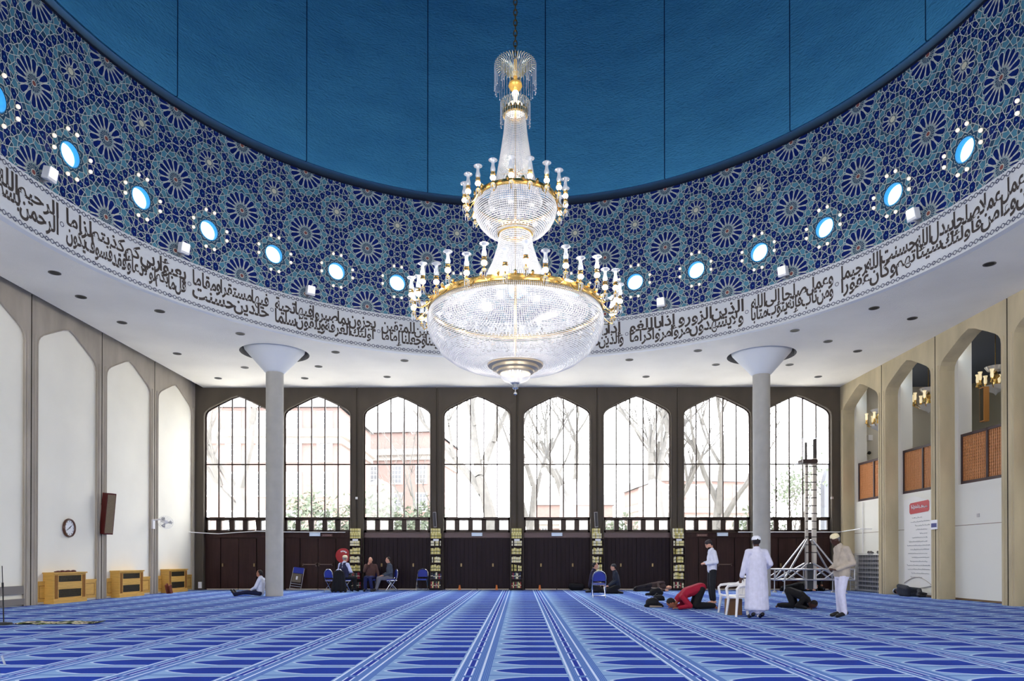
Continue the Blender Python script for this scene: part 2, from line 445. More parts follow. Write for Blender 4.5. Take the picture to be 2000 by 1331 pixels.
            if abs(den) > 1e-5:
                tt = ((m2.x - m1.x) * d2_.y - (m2.y - m1.y) * d2_.x) / den
                q = m1 + d1 * tt
                if tt < 0 or (q - Vector((sx_, sz_))).length > .16: q = (m1 + m2) / 2
            else: q = (m1 + m2) / 2
            star += [tuple(m1), tuple(q)]; corner.append((a1, tuple(m1), tuple(q), tuple(m2)))
        fill = 2 if kd == 'r' else 1
        polys.append((2, fill, star))
        h = int((sx_ * 13.7 + sz_ * 7.3) * 10)
        for (c0, m1, q, m2) in corner: polys.append((1, 0, [c0, m1, q, m2]))
        for i in range(len(star)): stroke(star[i], star[(i + 1) % len(star)])
        cc = (sum(q[0] for q in poly) / n, sum(q[1] for q in poly) / n)
        if kd == 'f' and n >= 6: polys.append((4, 2, [(cc[0] + .02 * math.cos(2 * PI * i / 8), cc[1] + .02 * math.sin(2 * PI * i / 8)) for i in range(8)]))
    return polys
TP = tile_cell()
wallV = []; wallF = {}; wallMI = {}
by = {}
for (ly, m, pts) in TP: by.setdefault(len(pts), []).append((ly, m, pts))
Vs = []; Fs = []; MIs = []; off = 0
WZ = Z0 + LZ / 2
for cnt, lst in sorted(by.items()):
    A = np.array([p[2] for p in lst]); ly = np.array([p[0] for p in lst]); mm = np.array([p[1] for p in lst])
    for k in range(32):
        for j in (-1, 0, 1, 2):
            B = A.copy(); s_ = B[..., 0]; z_ = B[..., 1] + Z0 + j * LZ
            cz = z_.mean(1); cs = s_.mean(1)
            # leave the round windows open
            dd = np.hypot(s_ - LX / 2, z_ - WZ).min(1); d3 = np.hypot(s_ + LX / 2, z_ - WZ).min(1)
            keep = (z_.max(1) > ZB + .004) & (z_.min(1) < ZT - .004)
            keep &= (dd > .262) & (d3 > .262)
            if not keep.any(): continue
            s_ = s_[keep]; z_ = np.clip(z_[keep], ZB, ZT); l_ = ly[keep][:, None]
            ang = np.radians(KB + k * 11.25) + s_ / DR; r_ = DR - .002 - l_ * .0035
            V3 = np.stack([DC[0] + r_ * np.sin(ang), DC[1] + r_ * np.cos(ang), z_], -1).reshape(-1, 3)
            nF = V3.shape[0] // cnt
            Vs.append(V3); Fs.append(np.arange(off, off + nF * cnt).reshape(nF, cnt)); MIs.append(mm[keep]); off += nF * cnt
# backing wall with round openings
mbw = MB()
for k in range(32):
    a0 = OFF + k * 11.25 - 5.625
    fn = lambda a, z, q=a0: cylp(q + math.degrees(a / DR), z)
    hole = [(LX / 2 + .27 * math.cos(2 * PI * i / 24), WZ + .27 * math.sin(2 * PI * i / 24)) for i in range(24)]
    gx_ = 4
    # central patch with hole + side patches so the sheet follows the curve
    for a, b in ((0, .3), (.3, .62), (LX - .62, LX - .3), (LX - .3, LX)): mbw.sheet([[(a, ZB), (b, ZB), (b, ZT), (a, ZT)]], fn, 0)
    mbw.sheet([[(.62, ZB), (LX / 2, ZB), (LX - .62, ZB), (LX - .62, ZT), (LX / 2, ZT), (.62, ZT)], hole[::-1]], fn, 0)
nb = len(mbw.v); tri = np.array([f for f in mbw.f if len(f) == 3])
Vs.append(np.array(mbw.v)); Fs.append(tri + off); MIs.append(np.zeros(len(tri), int))
o = npmesh('wall_drum', np.concatenate(Vs), Fs, TM, np.concatenate(MIs)); struct(o)

# plinth lip, dark ring and dome
mb = MB(); c3 = (DC[0], DC[1], 0)
mb.lathe([(DR + .01, ZT - .02), (DR - .05, ZT), (DR - .05, ZT + .03), (DR + .12, ZT + .03), (DR + .12, ZT + .45)], 128, c3)
struct(mb.build('trim_1', mat('midnight_blue_ring', C8(5, 18, 42), .7), smooth=True))
dome = bpy.data.materials.new('blue_dome_plaster'); dome.use_nodes = True
g = NG(dome); bs = g.N['Principled BSDF']; tc = g.N.new('ShaderNodeTexCoord'); sp = g.N.new('ShaderNodeSeparateXYZ'); g.L.new(tc.outputs['Object'], sp.inputs[0])
an = g.m('ARCTAN2', sp.outputs[0], sp.outputs[1]); fr = g.m('FRACT', g.m('DIVIDE', g.m('ADD', an, rad(5.4 + 360)), rad(22.5)))
seam = g.m('LESS_THAN', g.m('ABSOLUTE', g.m('SUBTRACT', fr, .5)), .0042)
mp = g.N.new('ShaderNodeMapping'); mp.inputs['Scale'].default_value = (.5, .5, 1.4); mp.inputs['Rotation'].default_value = (.5, .5, 0); g.L.new(tc.outputs['Object'], mp.inputs[0])
n1 = g.N.new('ShaderNodeTexNoise'); n1.inputs['Scale'].default_value = .8; n1.inputs['Detail'].default_value = 9; n1.inputs['Roughness'].default_value = .65; g.L.new(mp.outputs[0], n1.inputs['Vector'])
cl = g.mix(n1.outputs[0], C8(50, 118, 166), C8(84, 166, 208))
cl = g.mix(seam, cl, C8(10, 48, 84)); g.L.new(cl, bs.inputs['Base Color']); bs.inputs['Roughness'].default_value = .9; bs.inputs['Specular IOR Level'].default_value = .15
n2 = g.N.new('ShaderNodeTexNoise'); n2.inputs['Scale'].default_value = 9; n2.inputs['Detail'].default_value = 6
mp2 = g.N.new('ShaderNodeMapping'); mp2.inputs['Scale'].default_value = (1, 1, 2.2); g.L.new(tc.outputs['Object'], mp2.inputs[0]); g.L.new(mp2.outputs[0], n2.inputs['Vector'])
bp = g.N.new('ShaderNodeBump'); bp.inputs['Strength'].default_value = .9; bp.inputs['Distance'].default_value = .06; g.L.new(n2.outputs[0], bp.inputs['Height']); g.L.new(bp.outputs[0], bs.inputs['Normal'])
DRr = 10.42
prof = [(DRr + .12, 13.88), (DRr + .02, 13.84), (DRr, 13.88)] + [(DRr, 13.9 + i * .7) for i in range(1, 11)] + [(DRr * math.cos(t_ * PI / 32), 20.9 + 7.6 * math.sin(t_ * PI / 32)) for t_ in range(1, 17)]
mb = MB(); mb.lathe(prof, 160, (0, 0, 0)); o = mb.build('ceiling_dome', dome, smooth=True, ang=60); o.location = (DC[0], DC[1], 0); struct(o)

# ------------------------------------------------------------------ calligraphy frieze
FORMS = {'ا': 'FE8D FE8E', 'أ': 'FE83 FE84', 'إ': 'FE87 FE88', 'آ': 'FE81 FE82', 'ب': 'FE8F', 'ة': 'FE93 FE94', 'ت': 'FE95', 'ث': 'FE99', 'ج': 'FE9D', 'ح': 'FEA1', 'خ': 'FEA5',
         'د': 'FEA9 FEAA', 'ذ': 'FEAB FEAC', 'ر': 'FEAD FEAE', 'ز': 'FEAF FEB0', 'س': 'FEB1', 'ش': 'FEB5', 'ص': 'FEB9', 'ض': 'FEBD', 'ط': 'FEC1', 'ظ': 'FEC5', 'ع': 'FEC9', 'غ': 'FECD',
         'ف': 'FED1', 'ق': 'FED5', 'ك': 'FED9', 'ل': 'FEDD', 'م': 'FEE1', 'ن': 'FEE5', 'ه': 'FEE9', 'و': 'FEED FEEE', 'ى': 'FEEF FEF0', 'ي': 'FEF1', 'ؤ': 'FE85 FE86', 'ئ': 'FE89', 'ء': 'FE80'}
def shape_ar(w):
    w2 = []; i = 0
    while i < len(w):
        if w[i] == 'ل' and i + 1 < len(w) and w[i + 1] in 'اأإ':
            w2.append('ل' + w[i + 1]); i += 2
        else: w2.append(w[i]); i += 1
    def dual(c): return len(c) == 1 and c in FORMS and ' ' not in FORMS[c] and c != 'ء'
    out = []
    for k, c in enumerate(w2):
        pj = k > 0 and dual(w2[k - 1]); nj = k + 1 < len(w2) and dual(c) and w2[k + 1] != 'ء'
        if len(c) == 2:
            b_ = {'ا': 0xFEFB, 'أ': 0xFEF7, 'إ': 0xFEF9}[c[1]]; out.append(chr(b_ + (1 if pj else 0))); continue
        f = FORMS.get(c)
        if f is None: out.append(c); continue
        b_ = int(f.split()[0], 16)
        if c == 'ء': out.append(chr(b_)); continue
        if ' ' in f: out.append(chr(b_ + (1 if pj else 0)))
        else: out.append(chr(b_ + (3 if pj and nj else 2 if nj else 1 if pj else 0)))
    return ''.join(out[::-1])
WORDC = {}
def text_mesh(txt, offset=.026):
    if (txt, offset) in WORDC: return WORDC[(txt, offset)]
    c = bpy.data.curves.new('t', 'FONT'); c.body = txt; c.size = 1; c.resolution_u = 3; c.offset = offset
    o = bpy.data.objects.new('t', c); COL.objects.link(o)
    bpy.context.view_layer.update()
    me = bpy.data.meshes.new_from_object(o.evaluated_get(bpy.context.evaluated_depsgraph_get()))
    V = np.array([v_.co[:2] for v_ in me.vertices]) if len(me.vertices) else np.zeros((0, 2)); F = [tuple(p.vertices) for p in me.polygons]
    bpy.data.objects.remove(o); bpy.data.curves.remove(c); bpy.data.meshes.remove(me)
    WORDC[(txt, offset)] = (V, F); return V, F
FB, FT = 8.28, 9.50
mb = MB()
# white band, lower lip
mb.lathe([(DR - .0, FT), (DR - .03, FT), (DR - .03, FB + .02), (DR - .07, FB), (DR - .07, FB - .03), (DR + .1, FB - .03)], 256, c3, 0)
RF = DR - .036
def flatp(pts, m, r=RF):
    mb.add([cylp(a, z, r) for a, z in pts], [tuple(range(len(pts)))], m)
dz = math.degrees(1 / DR)
def ring(a, z, r0, r1, m, n=12):
    vs = [cylp(a + r_ * dz * math.cos(2 * PI * i / n), z + r_ * math.sin(2 * PI * i / n), RF) for r_ in (r0, r1) for i in range(n)]
    mb.add(vs, [(i, (i + 1) % n, n + (i + 1) % n, n + i) for i in range(n)], m)
UN = 2.445 / 3
for k in range(int(360 / UN)):
    a = k * UN - 180.0
    for z in (8.37, 9.405):
        if k % 3 == 0:
            pts = []
            for i in range(16):
                rr = .062 if i % 2 == 0 else .040
                pts.append((a + rr * dz * math.cos(2 * PI * i / 16), z + rr * math.sin(2 * PI * i / 16)))
            pin = [(a + (q[0] - a) * .55, z + (q[1] - z) * .55) for q in pts]
            vs = [cylp(*q, RF) for q in pts + pin]; mb.add(vs, [(i, (i + 1) % 16, 16 + (i + 1) % 16, 16 + i) for i in range(16)], 1)
        else: ring(a, z, .038, .054, 1)
        for s_ in (-1, 1):
            x0, x1 = a + UN / 2 - .018 * dz, a + UN / 2 + .018 * dz
            flatp([(x0, z + s_ * .022 - .007), (x1, z - s_ * .022 - .007), (x1, z - s_ * .022 + .007), (x0, z + s_ * .022 + .007)], 1)
# verses: (left angle, right angle, upper words, lower words), words listed right to left
BLK = [
    (-89.9, -80.5, 'الرحيم الله', 'الرحمن بسم', 1),
    (-79.2, -60.0, 'يعبؤا ربي كم كذبتم لزاما', 'قل ما بكم لولا دعاؤ فقد فسوف يكون', 0),
    (-58.8, -45.8, 'فيها مستقرا و مقاما', 'خلدين حسنت', 0),
    (-44.6, -26.4, 'يجزون بما صبروا فيها تحية', 'أولئك الغرفة و يلقون سلما', 0),
    (-25.2, -1.0, 'يقولون لنا أزوجنا قرة أعين للمتقين', 'و الذين ربنا هب من ذريتنا و جعلنا إماما', 0),
    (0.4, 20.6, 'إذا بايت لم يخروا صما', 'و الذين ذكروا ربهم عليها و عميانا', 0),
    (21.8, 42.5, 'الذين الزور و إذا باللغو', 'و لا يشهدون مروا مروا كراما', 0),
    (43.9, 58.0, 'و عمل صلحا إلى الله', 'و من تاب فإنه يتوب متابا', 0),
    (59.4, 92.0, 'تاب و عمل عملا صلحا يبدل الله حسنت الله رحيما', 'إلا من و ءامن فأولئك سيئاتهم و كان غفورا', 0),
    (93.5, 120.0, 'القيمة و يخلد فيه', 'يضعف له العذاب يوم مهانا', 0),
    (-118, -91.5, 'مقاما مستقرا', 'إنها ساءت', 0),
]
def put_word(a_c, z_c, wdeg, h, txt):
    V, F = text_mesh(txt)
    if not len(V): return
    mn, mx = V.min(0), V.max(0); sc = (mx - mn)
    U = (V - (mn + mx) / 2) / sc
    vs = [cylp(a_c + q[0] * wdeg + q[1] * .12 * wdeg * 0, z_c + q[1] * h, RF - .002) for q in U]
    mb.add(vs, F, 2)
for (a0, a1, up, lo, fl_) in BLK:
    for words, zc, full in ((up.split(), 9.10, .50), (lo.split(), 8.70, .50)):
        M_ = [(w, text_mesh(shape_ar(w))[0]) for w in words]
        wd = [max(.25, float(q[:, 0].max() - q[:, 0].min())) if len(q) else .25 for _, q in M_]
        gap = .02; tot = sum(wd) + gap * (len(wd) - 1); k = (a1 - a0) / tot
        pos = a1
        for (w, q), ww in zip(M_, wd):
            hh = float(q[:, 1].max() - q[:, 1].min()) if len(q) else .5
            bot = float(q[:, 1].min()) if len(q) else 0
            sc = .50
            h = min(.52, hh * sc * 1.12)
            zc2 = zc - .13 + (bot + hh / 2) * sc
            zc2 = max(8.46 + h / 2, min(9.33 - h / 2, zc2))
            put_word(pos - ww * k / 2, zc2, ww * k * 1.03, h, shape_ar(w))
            pos -= (ww + gap) * k
    # little separating rosette
    for q in range(4):
        ring(a1 + .62, 8.88, .045, .06, 1, 8)
struct(mb.build('trim_2', [mat('white_frieze_band', C8(224, 226, 228), .5), mat('navy_border_ink', C8(34, 44, 84), .6), mat('brown_black_lettering', C8(74, 66, 62), .6)], smooth=False))

# round glowing windows in the drum and their pearl bulbs
b0 = MB(); b0.ball((0, 0, 0), .046, 12, 8)
bulb0 = None
for k in range(-9, 10):
    a = OFF + k * 11.25
    c = Vector(cylp(a, WZ)); out = Vector((math.sin(rad(a)), math.cos(rad(a)), 0)); tan = Vector((math.cos(rad(a)), -math.sin(rad(a)), 0))
    M_ = Matrix((tan, Vector((0, 0, 1)), -out)).transposed().to_4x4(); M_.translation = c
    w = bpy.data.objects.new('window_%d' % (k + 30), None); COL.objects.link(w); struct(w)
    mb = MB(); mb.lathe([(.285, .004), (.262, .02), (.262, 0), (.262, -.125)], 32, M=M_, flip=True); mb.build('reveal', mat('cyan_glow_reveal', C8(60, 170, 226), .5), w)  # cyan glow from the glass put into the reveal colour
    mb = MB(); mb.lathe([(0, -.12), (.262, -.12)], 32, M=M_); mb.build('lit_glass', cyan, w, smooth=False)
    if abs(k) <= 8:
        nth = ORD[k + 9]
        q = 0
        for (dx, dzz, wh) in ((-.13, .52, 'upper left'), (.13, .52, 'upper right'), (.52, .13, 'right above centre'), (.52, -.13, 'right below centre'), (.13, -.52, 'lower right'), (-.13, -.52, 'lower left'), (-.52, -.13, 'left below centre'), (-.52, .13, 'left above centre')):
            p = Vector(cylp(a + dx * dz, WZ + dzz, DR - .075))
            if bulb0 is None:
                bulb0 = thing('wall_bulb', '', 'lamp', p); b0.build('globe', bulbw, bulb0)
                mb = MB(); mb.lathe([(.0, 0), (.03, 0), (.03, .07), (0, .07)], 12, M=Matrix.Rotation(0, 4, 'X')); bb = mb.build('socket', silver, bulb0); bb.rotation_euler = (-PI / 2, 0, 0)
                o = bulb0; bulb0.rotation_euler.z = -rad(a); kids(bulb0)
            else: o = dup(bulb0, p, -rad(a))
            o['label'] = 'pearl bulb at the %s of the %s round window from the left' % (wh, nth)
            o['group'] = 'pearl bulbs around the round windows'
# white floodlight boxes standing on the frieze
fl0 = None
for i, a in enumerate((-82.93, -61.05, -38.72, 27.91, 50.04, 71.97)):
    p = Vector(cylp(a, 9.62, DR - .2))
    lab = 'small white floodlight box above the lettering, %s of six from the left' % ORD[i + 1]
    if fl0 is None:
        fl0 = thing('floodlight', lab, 'light', p, -rad(a), 'floodlights above the frieze')
        mb = MB(); mb.box((0, -.02, .08), (.26, .16, .26), rot=Matrix.Rotation(rad(14), 3, 'X')); mb.build('housing', white, fl0)
        mb = MB(); mb.box((0, -.105, .10), (.22, .012, .22), rot=Matrix.Rotation(rad(14), 3, 'X')); mb.build('lens', mat('frosted_lens', C8(250, 250, 252), .3, emit=(C8(255, 255, 255), .5)), fl0)
        mb = MB(); mb.box((0, .1, -.05), (.05, .18, .05)); mb.box((0, .17, -.02), (.14, .03, .14)); mb.build('bracket', silver, fl0)
        kids(fl0)
    else: dup(fl0, p, -rad(a), lab)
# tiny black fittings at the lower rosettes are part of the drum; recessed downlights in the soffit
DL = [(-11.36, 17.28), (-11.69, 18.87), (-10.13, 19.97), (-11.73, 20.92), (-11.61, 24.1), (-8.63, 21.98), (-6.16, 23.95), (-11.59, 27.38), (-9.97, 25.85), (-7.23, 25.73), (-3.98, 24.98), (-8.23, 27.4), (3.95, 24.92), (6.08, 23.84), (7.17, 25.56), (4.96, 27.23), (8.52, 21.77), (10.01, 22.85), (11.48, 23.92), (9.97, 19.83), (11.51, 20.68), (9.83, 25.58), (11.58, 27.27), (11.22, 16.88), (9.31, 27.41), (-11.5, 12.6), (-5.0, 27.2), (0.0, 27.3)]
DL.sort(key=lambda q: q[0] / q[1]); d0 = None
for i, (x, y) in enumerate(DL):
    lab = 'small dark recessed ceiling downlight, %s from the left of the photo' % ORD[i + 1]
    if d0 is None:
        d0 = thing('recessed_downlight', lab, 'light', (x, y, HC - .001), 0, 'downlights in the pale ceiling')
        mb = MB(); mb.lathe([(.14, .0), (.14, -.012), (.115, -.012), (.105, -.002)], 20); mb.build('rim', mat('dark_rim', C8(70, 68, 66), .5), d0)
        mb = MB(); mb.lathe([(0, -.003), (.108, -.003)], 20); mb.build('reflector', black, d0, smooth=False)
        kids(d0)
    else: dup(d0, (x, y, HC - .001), 0, lab)

# ------------------------------------------------------------------ far wall
mb = MB(); cs = [(k + .5) * P for k in range(-4, 4)]
RV = .22
for c in cs:
    a, b = c - P / 2 + .02, c + P / 2 - .02
    pts = arch_pts(c, 0, zs=7.10)
    outer = [(a, 0), (c - 1.39, 0)] + pts[1:-1] + [(c + 1.39, 0), (b, 0), (b, HC + .2), (a, HC + .2)]
    mb.sheet([outer], lambda a, z: (a, FY, z), 0)
    mb.strip(pts, lambda a, z: (a, FY, z), lambda a, z: (a, FY + RV + .1, z), 0)
    for s_ in (-1.39, 1.39):    # rounded rib running up each jamb
        q = [(c + x * 1.0, FY - .02, z) for x, z in pts]
    mb.tube([(x, FY - .005, z) for x, z in pts], .035, 6, 0)
for k in range(-3, 4): mb.bx(k * P - .03, k * P + .03, FY + .03, FY + .06, 0, HC, 1); mb.tube([(k * P - .05, FY, 0), (k * P - .05, FY, HC)], .02, 6, 0); mb.tube([(k * P + .05, FY, 0), (k * P + .05, FY, HC)], .02, 6, 0)
mb.bx(-WX - .3, -4 * P + .02, FY, FY + .3, 0, HC + .2, 0); mb.bx(4 * P - .02, WX + .8, FY, FY + .3, 0, HC + .2, 0)
struct(mb.build('wall_far', [concrete_d, groove], smooth=False))

def arch_z(x, zs=7.10):
    x = abs(x)
    for (x0, z0), (x1, z1) in zip(ARCH[6:], ARCH[7:]):
        if x0 <= x <= x1: return zs + z0 + (z1 - z0) * (x - x0) / (x1 - x0)
    return zs
YW = FY + RV
for i, c in enumerate(cs):
    w = bpy.data.objects.new('window_%d' % (i + 1), None); COL.objects.link(w); struct(w); w.location = (c, YW, 0)
    mb = MB()
    pts = arch_pts(0, 2.92, zs=7.10, hw=1.37)
    mb.tube([(x, 0, z) for x, z in pts], .04, 6)
    mb.bx(-1.37, 1.37, -.05, .05, 2.86, 2.98); mb.bx(-1.37, 1.37, -.05, .05, 2.34, 2.44)
    mb.bx(-1.37, -1.27, -.05, .05, 2.34, 2.98); mb.bx(1.27, 1.37, -.05, .05, 2.34, 2.98)
    mb.bx(-1.37, 1.37, -.03, .03, 5.13, 5.18)
    mb.build('frame', bronze, w, smooth=False)
    for j in range(1, 5):
        x = -1.37 + 2.74 * j / 5
        mb = MB(); mb.bx(x - .022, x + .022, -.04, .03, 2.92, arch_z(x) + .02); mb.build('mullion', bronze, w, smooth=False)
        mb = MB(); mb.bx(x - .10, x + .10, -.05, .05, 2.4, 2.9); mb.build('post', bronze, w, smooth=False)
    for j in range(5):
        x = -1.37 + 2.74 * (j + .5) / 5
        tilt = (i, j) in ((0, 1), (0, 3), (0, 4), (1, 1), (1, 3))
        h = MB(); h.box((0, 0, .21), (.40, .012, .42), 0)
        hp = h.build('vent_pane', pane, w, smooth=False); hp.location = (x, 0, 2.44)
        mb = MB()
        for (x0, x1, z0, z1) in ((-.2, -.175, 0, .43), (.175, .2, 0, .43), (-.2, .2, 0, .025), (-.2, .2, .405, .43)): mb.bx(x0, x1, -.02, .02, z0, z1)
        fr = mb.build('vent_frame', bronze, w, smooth=False); fr.location = (x, 0, 2.44)
        if tilt: hp.rotation_euler.y = fr.rotation_euler.y = -.10; 
    mb = MB(); pp = [(x * .985, z) for x, z in pts]
    mb.sheet([pp], lambda a, z: (a, .01, z)); mb.build('glass', pane, w, smooth=False)
    # lower panelling and its doors
    d = bpy.data.objects.new('door_%d' % (i + 1), None); COL.objects.link(d); struct(d); d.location = (c, YW, 0)
    outer_bay = i in (0, 1, 6, 7)
    wm = darkwood if outer_bay else darkwood2
    mb = MB(); mb.bx(-1.42, 1.42, .05, .12, 0, 2.4); mb.build('backing', bronze, d, smooth=False)
    mb = MB(); mb.bx(-1.39, 1.39, -.06, .1, 2.14, 2.34); mb.bx(-1.39, 1.39, -.1, -.02, 2.325, 2.345); mb.build('header', header if not outer_bay else darkwood, d, smooth=False)
    for s_ in (-1, 1):
        mb = MB()
        if outer_bay:
            mb.bx(s_ * .01, s_ * .72, -.03, .04, .05, 2.1); mb.bx(s_ * .76, s_ * 1.38, -.02, .04, 0, 2.14)
            mb.bx(s_ * .01, s_ * .72, -.045, -.03, 1.0, 1.06)
        else:
            for q in range(8):
                x0 = s_ * (.01 + q * .171); mb.bx(x0, x0 + s_ * .160, -.03, .02, .05, 2.12)
            mb.bx(s_ * .01, s_ * 1.38, 0, .04, .05, 2.12)
        mb.build('leaf', wm, d, smooth=False)
        mb = MB(); mb.bx(s_ * .02, s_ * 1.3, -.06, .0, 0.0, .045); mb.build('sill_strip', mat('pale_threshold', C8(196, 186, 164), .5), d, smooth=False)
        mb = MB()
        if i in (1, 6):
            mb.bx(s_ * .03, s_ * .62, -.12, -.09, 1.02, 1.06); mb.bx(s_ * .03, s_ * .08, -.12, -.03, .96, 1.1); mb.bx(s_ * .58, s_ * .62, -.12, -.03, .98, 1.08)
            mb.build('push_bar', mat('dull_brass_bar', C8(110, 92, 84), .4, .6), d, smooth=False)
        else:
            mb.bx(s_ * .62, s_ * .68, -.07, -.03, .95, 1.08); mb.build('handle', mat('dull_brass', C8(150, 128, 90), .4, .6), d, smooth=False)
    if i in (1, 3, 4, 6):
        o = tag(None or bpy.data.objects.new('emergency_light', None), 'pale emergency light box on the sill of the %s window from the left' % ORD[i + 1], 'light', 'emergency lights over the doors'); COL.objects.link(o)
        o.location = (c + (.22 if i == 6 else -.1 if i == 1 else 0), YW - .13, 2.27)
        mb = MB(); mb.box((0, 0, 0), (.44, .06, .14)); mb.build('box', mat('pale_light_box', C8(206, 222, 238), .4), o, smooth=False)
        mb = MB(); mb.box((0, -.035, -.02), (.38, .012, .07)); mb.build('diffuser', mat('emergency_diffuser', C8(226, 238, 250), .3), o, smooth=False)
# little signs over the double doors
for cx, side in ((cs[1] + .38, 'left'), (cs[6] - .6, 'right')):
    o = thing('door_sign', 'small dull brown sign plate over the %s double doors' % side, 'sign', (cx, YW - .075, 2.24))
    mb = MB(); mb.box((0, 0, 0), (.44, .02, .11)); mb.build('plate', mat('sign_brown', C8(104, 72, 66), .5), o, smooth=False)
    mb = MB()
    for q in range(5): mb.box((-.15 + q * .075, -.013, 0), (.05, .006, .035))
    mb.build('lettering', mat('sign_letter', C8(170, 140, 130), .5), o, smooth=False)

# ------------------------------------------------------------------ left wall
ys = [FY - (k + .5) * P for k in range(9)]
mb = MB()
bays_wall(mb, ys, lambda a, z: (-WX, a, z), lambda a, z: (-WX - .06, a, z), 0, HC + .17)
for k in range(0, 10):
    y = FY - k * P; mb.bx(-WX - .055, -WX - .03, y - .03, y + .03, 0, HC + .1, 1)
    for s_ in (-.16, .16): mb.tube([(-WX + .0, y + s_, 0), (-WX + .0, y + s_, 7.4)], .03, 6, 0)
for c in ys: mb.tube([(-WX, y_, z) for y_, z in arch_pts(c, 0)], .022, 6, 0)
struct(mb.build('wall_left', [concrete, groove], smooth=False))
mb = MB(); mb.bx(-WX - .2, -WX - .06, BY, FY, 0, HC + .1); struct(mb.build('wall_left_niches', plaster, smooth=False))
for k in range(3):
    y0, y1 = ys[k] - 1.38, ys[k] + 1.38; o = thing('oak_wainscot', 'low golden oak panelling in the %s white niche from the far corner' % ORD[k + 1], 'panelling', (-WX - .06, ys[k], 0), 0, 'oak wainscots along the left wall')
    for s_ in (-1, 1):
        mb = MB(); mb.bx(0, .05, s_ * .70, s_ * 1.38, .06, .62); mb.bx(0, .065, s_ * .70, s_ * 1.38, .59, .635); mb.build('board', oak, o, smooth=False)
        mb = MB()
        for (a, b, z0, z1) in ((.82, 1.28, .15, .165), (.82, 1.28, .50, .515), (.82, .835, .15, .515), (1.265, 1.28, .15, .515)): mb.bx(.05, .056, s_ * a, s_ * b, z0, z1)
        mb.build('moulding', oakd, o, smooth=False)
    mb = MB(); mb.bx(0, .04, -1.38, 1.38, 0, .06); mb.build('plinth', mat('pale_skirting', C8(206, 200, 188), .7), o, smooth=False)
mb = MB(); mb.bx(0, .06, -1.38, 1.38, .28, .50); mb.bx(0, .08, -1.38, 1.38, 0, .16)
for k in (3,): o = mb.build('baseboard_left', mat('grey_band', C8(128, 122, 118), .7), smooth=False); o.location = (-WX - .06, ys[3], .04); struct(o)
rad0 = None
for k, (yc, wd) in enumerate(((26.95, 1.5), (23.68, 1.5), (20.41, 1.5))):
    lab = 'golden oak radiator cabinet with two black grilles, ' + ('nearest the far corner' if k == 0 else 'middle of the three' if k == 1 else 'nearest the camera under the clock')
    if rad0 is None:
        rad0 = thing('radiator_cabinet', lab, 'cabinet', (-WX - .055, yc, 0), 0, 'radiator cabinets on the left wall')
        mb = MB(); D_ = .30
        mb.bx(0, D_ - .02, -.74, .74, 0, .84); mb.bx(D_ - .02, D_, -.74, -.52, .08, .84); mb.bx(D_ - .02, D_, .52, .74, .08, .84)
        mb.bx(D_ - .02, D_, -.52, .52, .40, .60); mb.bx(D_ - .02, D_, -.52, .52, .79, .84); mb.bx(D_ - .02, D_, -.52, .52, .10, .16)
        mb.build('body', oak, rad0, smooth=False)
        mb = MB(); mb.bx(-.0, D_ + .03, -.77, .77, .84, .88); mb.build('top', oak, rad0, smooth=False)
        mb = MB(); mb.bx(0, D_ + .025, -.76, .76, 0, .10); mb.build('plinth', oak, rad0, smooth=False)
        for z0, z1 in ((.60, .79), (.16, .40)):
            mb = MB(); mb.bx(D_ - .015, D_ - .008, -.52, .52, z0 + .01, z1 - .01)
            for q in range(30):
                y_ = -.51 + q * .0352; mb.box((D_ - .006, y_, (z0 + z1) / 2), (.004, .006, (z1 - z0) * 1.05), rot=Matrix.Rotation(.5 if q % 2 else -.5, 3, 'X'), mi=1)
            mb.build('grille', [black, mat('brass_mesh', C8(120, 104, 62), .4, .7)], rad0, smooth=False)
        for s_ in (-1, 1):
            mb = MB()
            for q in range(3): y_ = s_ * (.58 + q * .05); mb.bx(D_, D_ + .012, y_ - .012, y_ + .012, .14, .80)
            mb.build('fluting', oakd, rad0, smooth=False)
        kids(rad0)
    else: dup(rad0, (-WX - .055, yc, 0), 0, lab)
# cloth lying on the nearest cabinet
o = thing('folded_cloth', 'rumpled brown cloth lying on the radiator cabinet nearest the camera', 'cloth', (-12.98, 20.35, .88))
mb = MB()
for q in range(9): mb.ball((R.uniform(-.05, .05), -.42 + q * .1, .014), (.07, .085, .02 + .012 * (q % 3)), 8, 6)
mb.build('cloth', mat('brown_cloth', C8(96, 54, 46), .9), o)
# wall clock
o = thing('wall_clock', 'round wall clock with brown rim and white face on the left wall', 'clock', (-WX - .06, 20.78, 2.17), 0)
Mx = Matrix.Rotation(PI / 2, 4, 'Y')
mb = MB(); mb.lathe([(.0, 0), (.27, 0), (.28, .03), (.265, .07), (.235, .07), (.225, .04)], 36, M=Mx); mb.build('rim', mat('dark_brown_rim', C8(88, 56, 44), .3), o)
mb = MB(); mb.lathe([(.23, .035), (0, .035)], 36, M=Mx, flip=True); mb.build('face', white, o, smooth=False)
mb = MB()
for q in range(12):
    a = q * PI / 6; mb.box((.04, .19 * math.sin(a), .19 * math.cos(a)), (.006, .012, .03), rot=Matrix.Rotation(-a, 3, 'X'))
mb.build('hour_marks', black, o, smooth=False)
mb = MB(); mb.box((.045, .045, .035), (.005, .02, .12), rot=Matrix.Rotation(-.95, 3, 'X')); mb.build('hour_hand', black, o, smooth=False)
mb = MB(); mb.box((.05, -.05, -.03), (.005, .014, .17), rot=Matrix.Rotation(-1.1, 3, 'X')); mb.build('minute_hand', black, o, smooth=False)
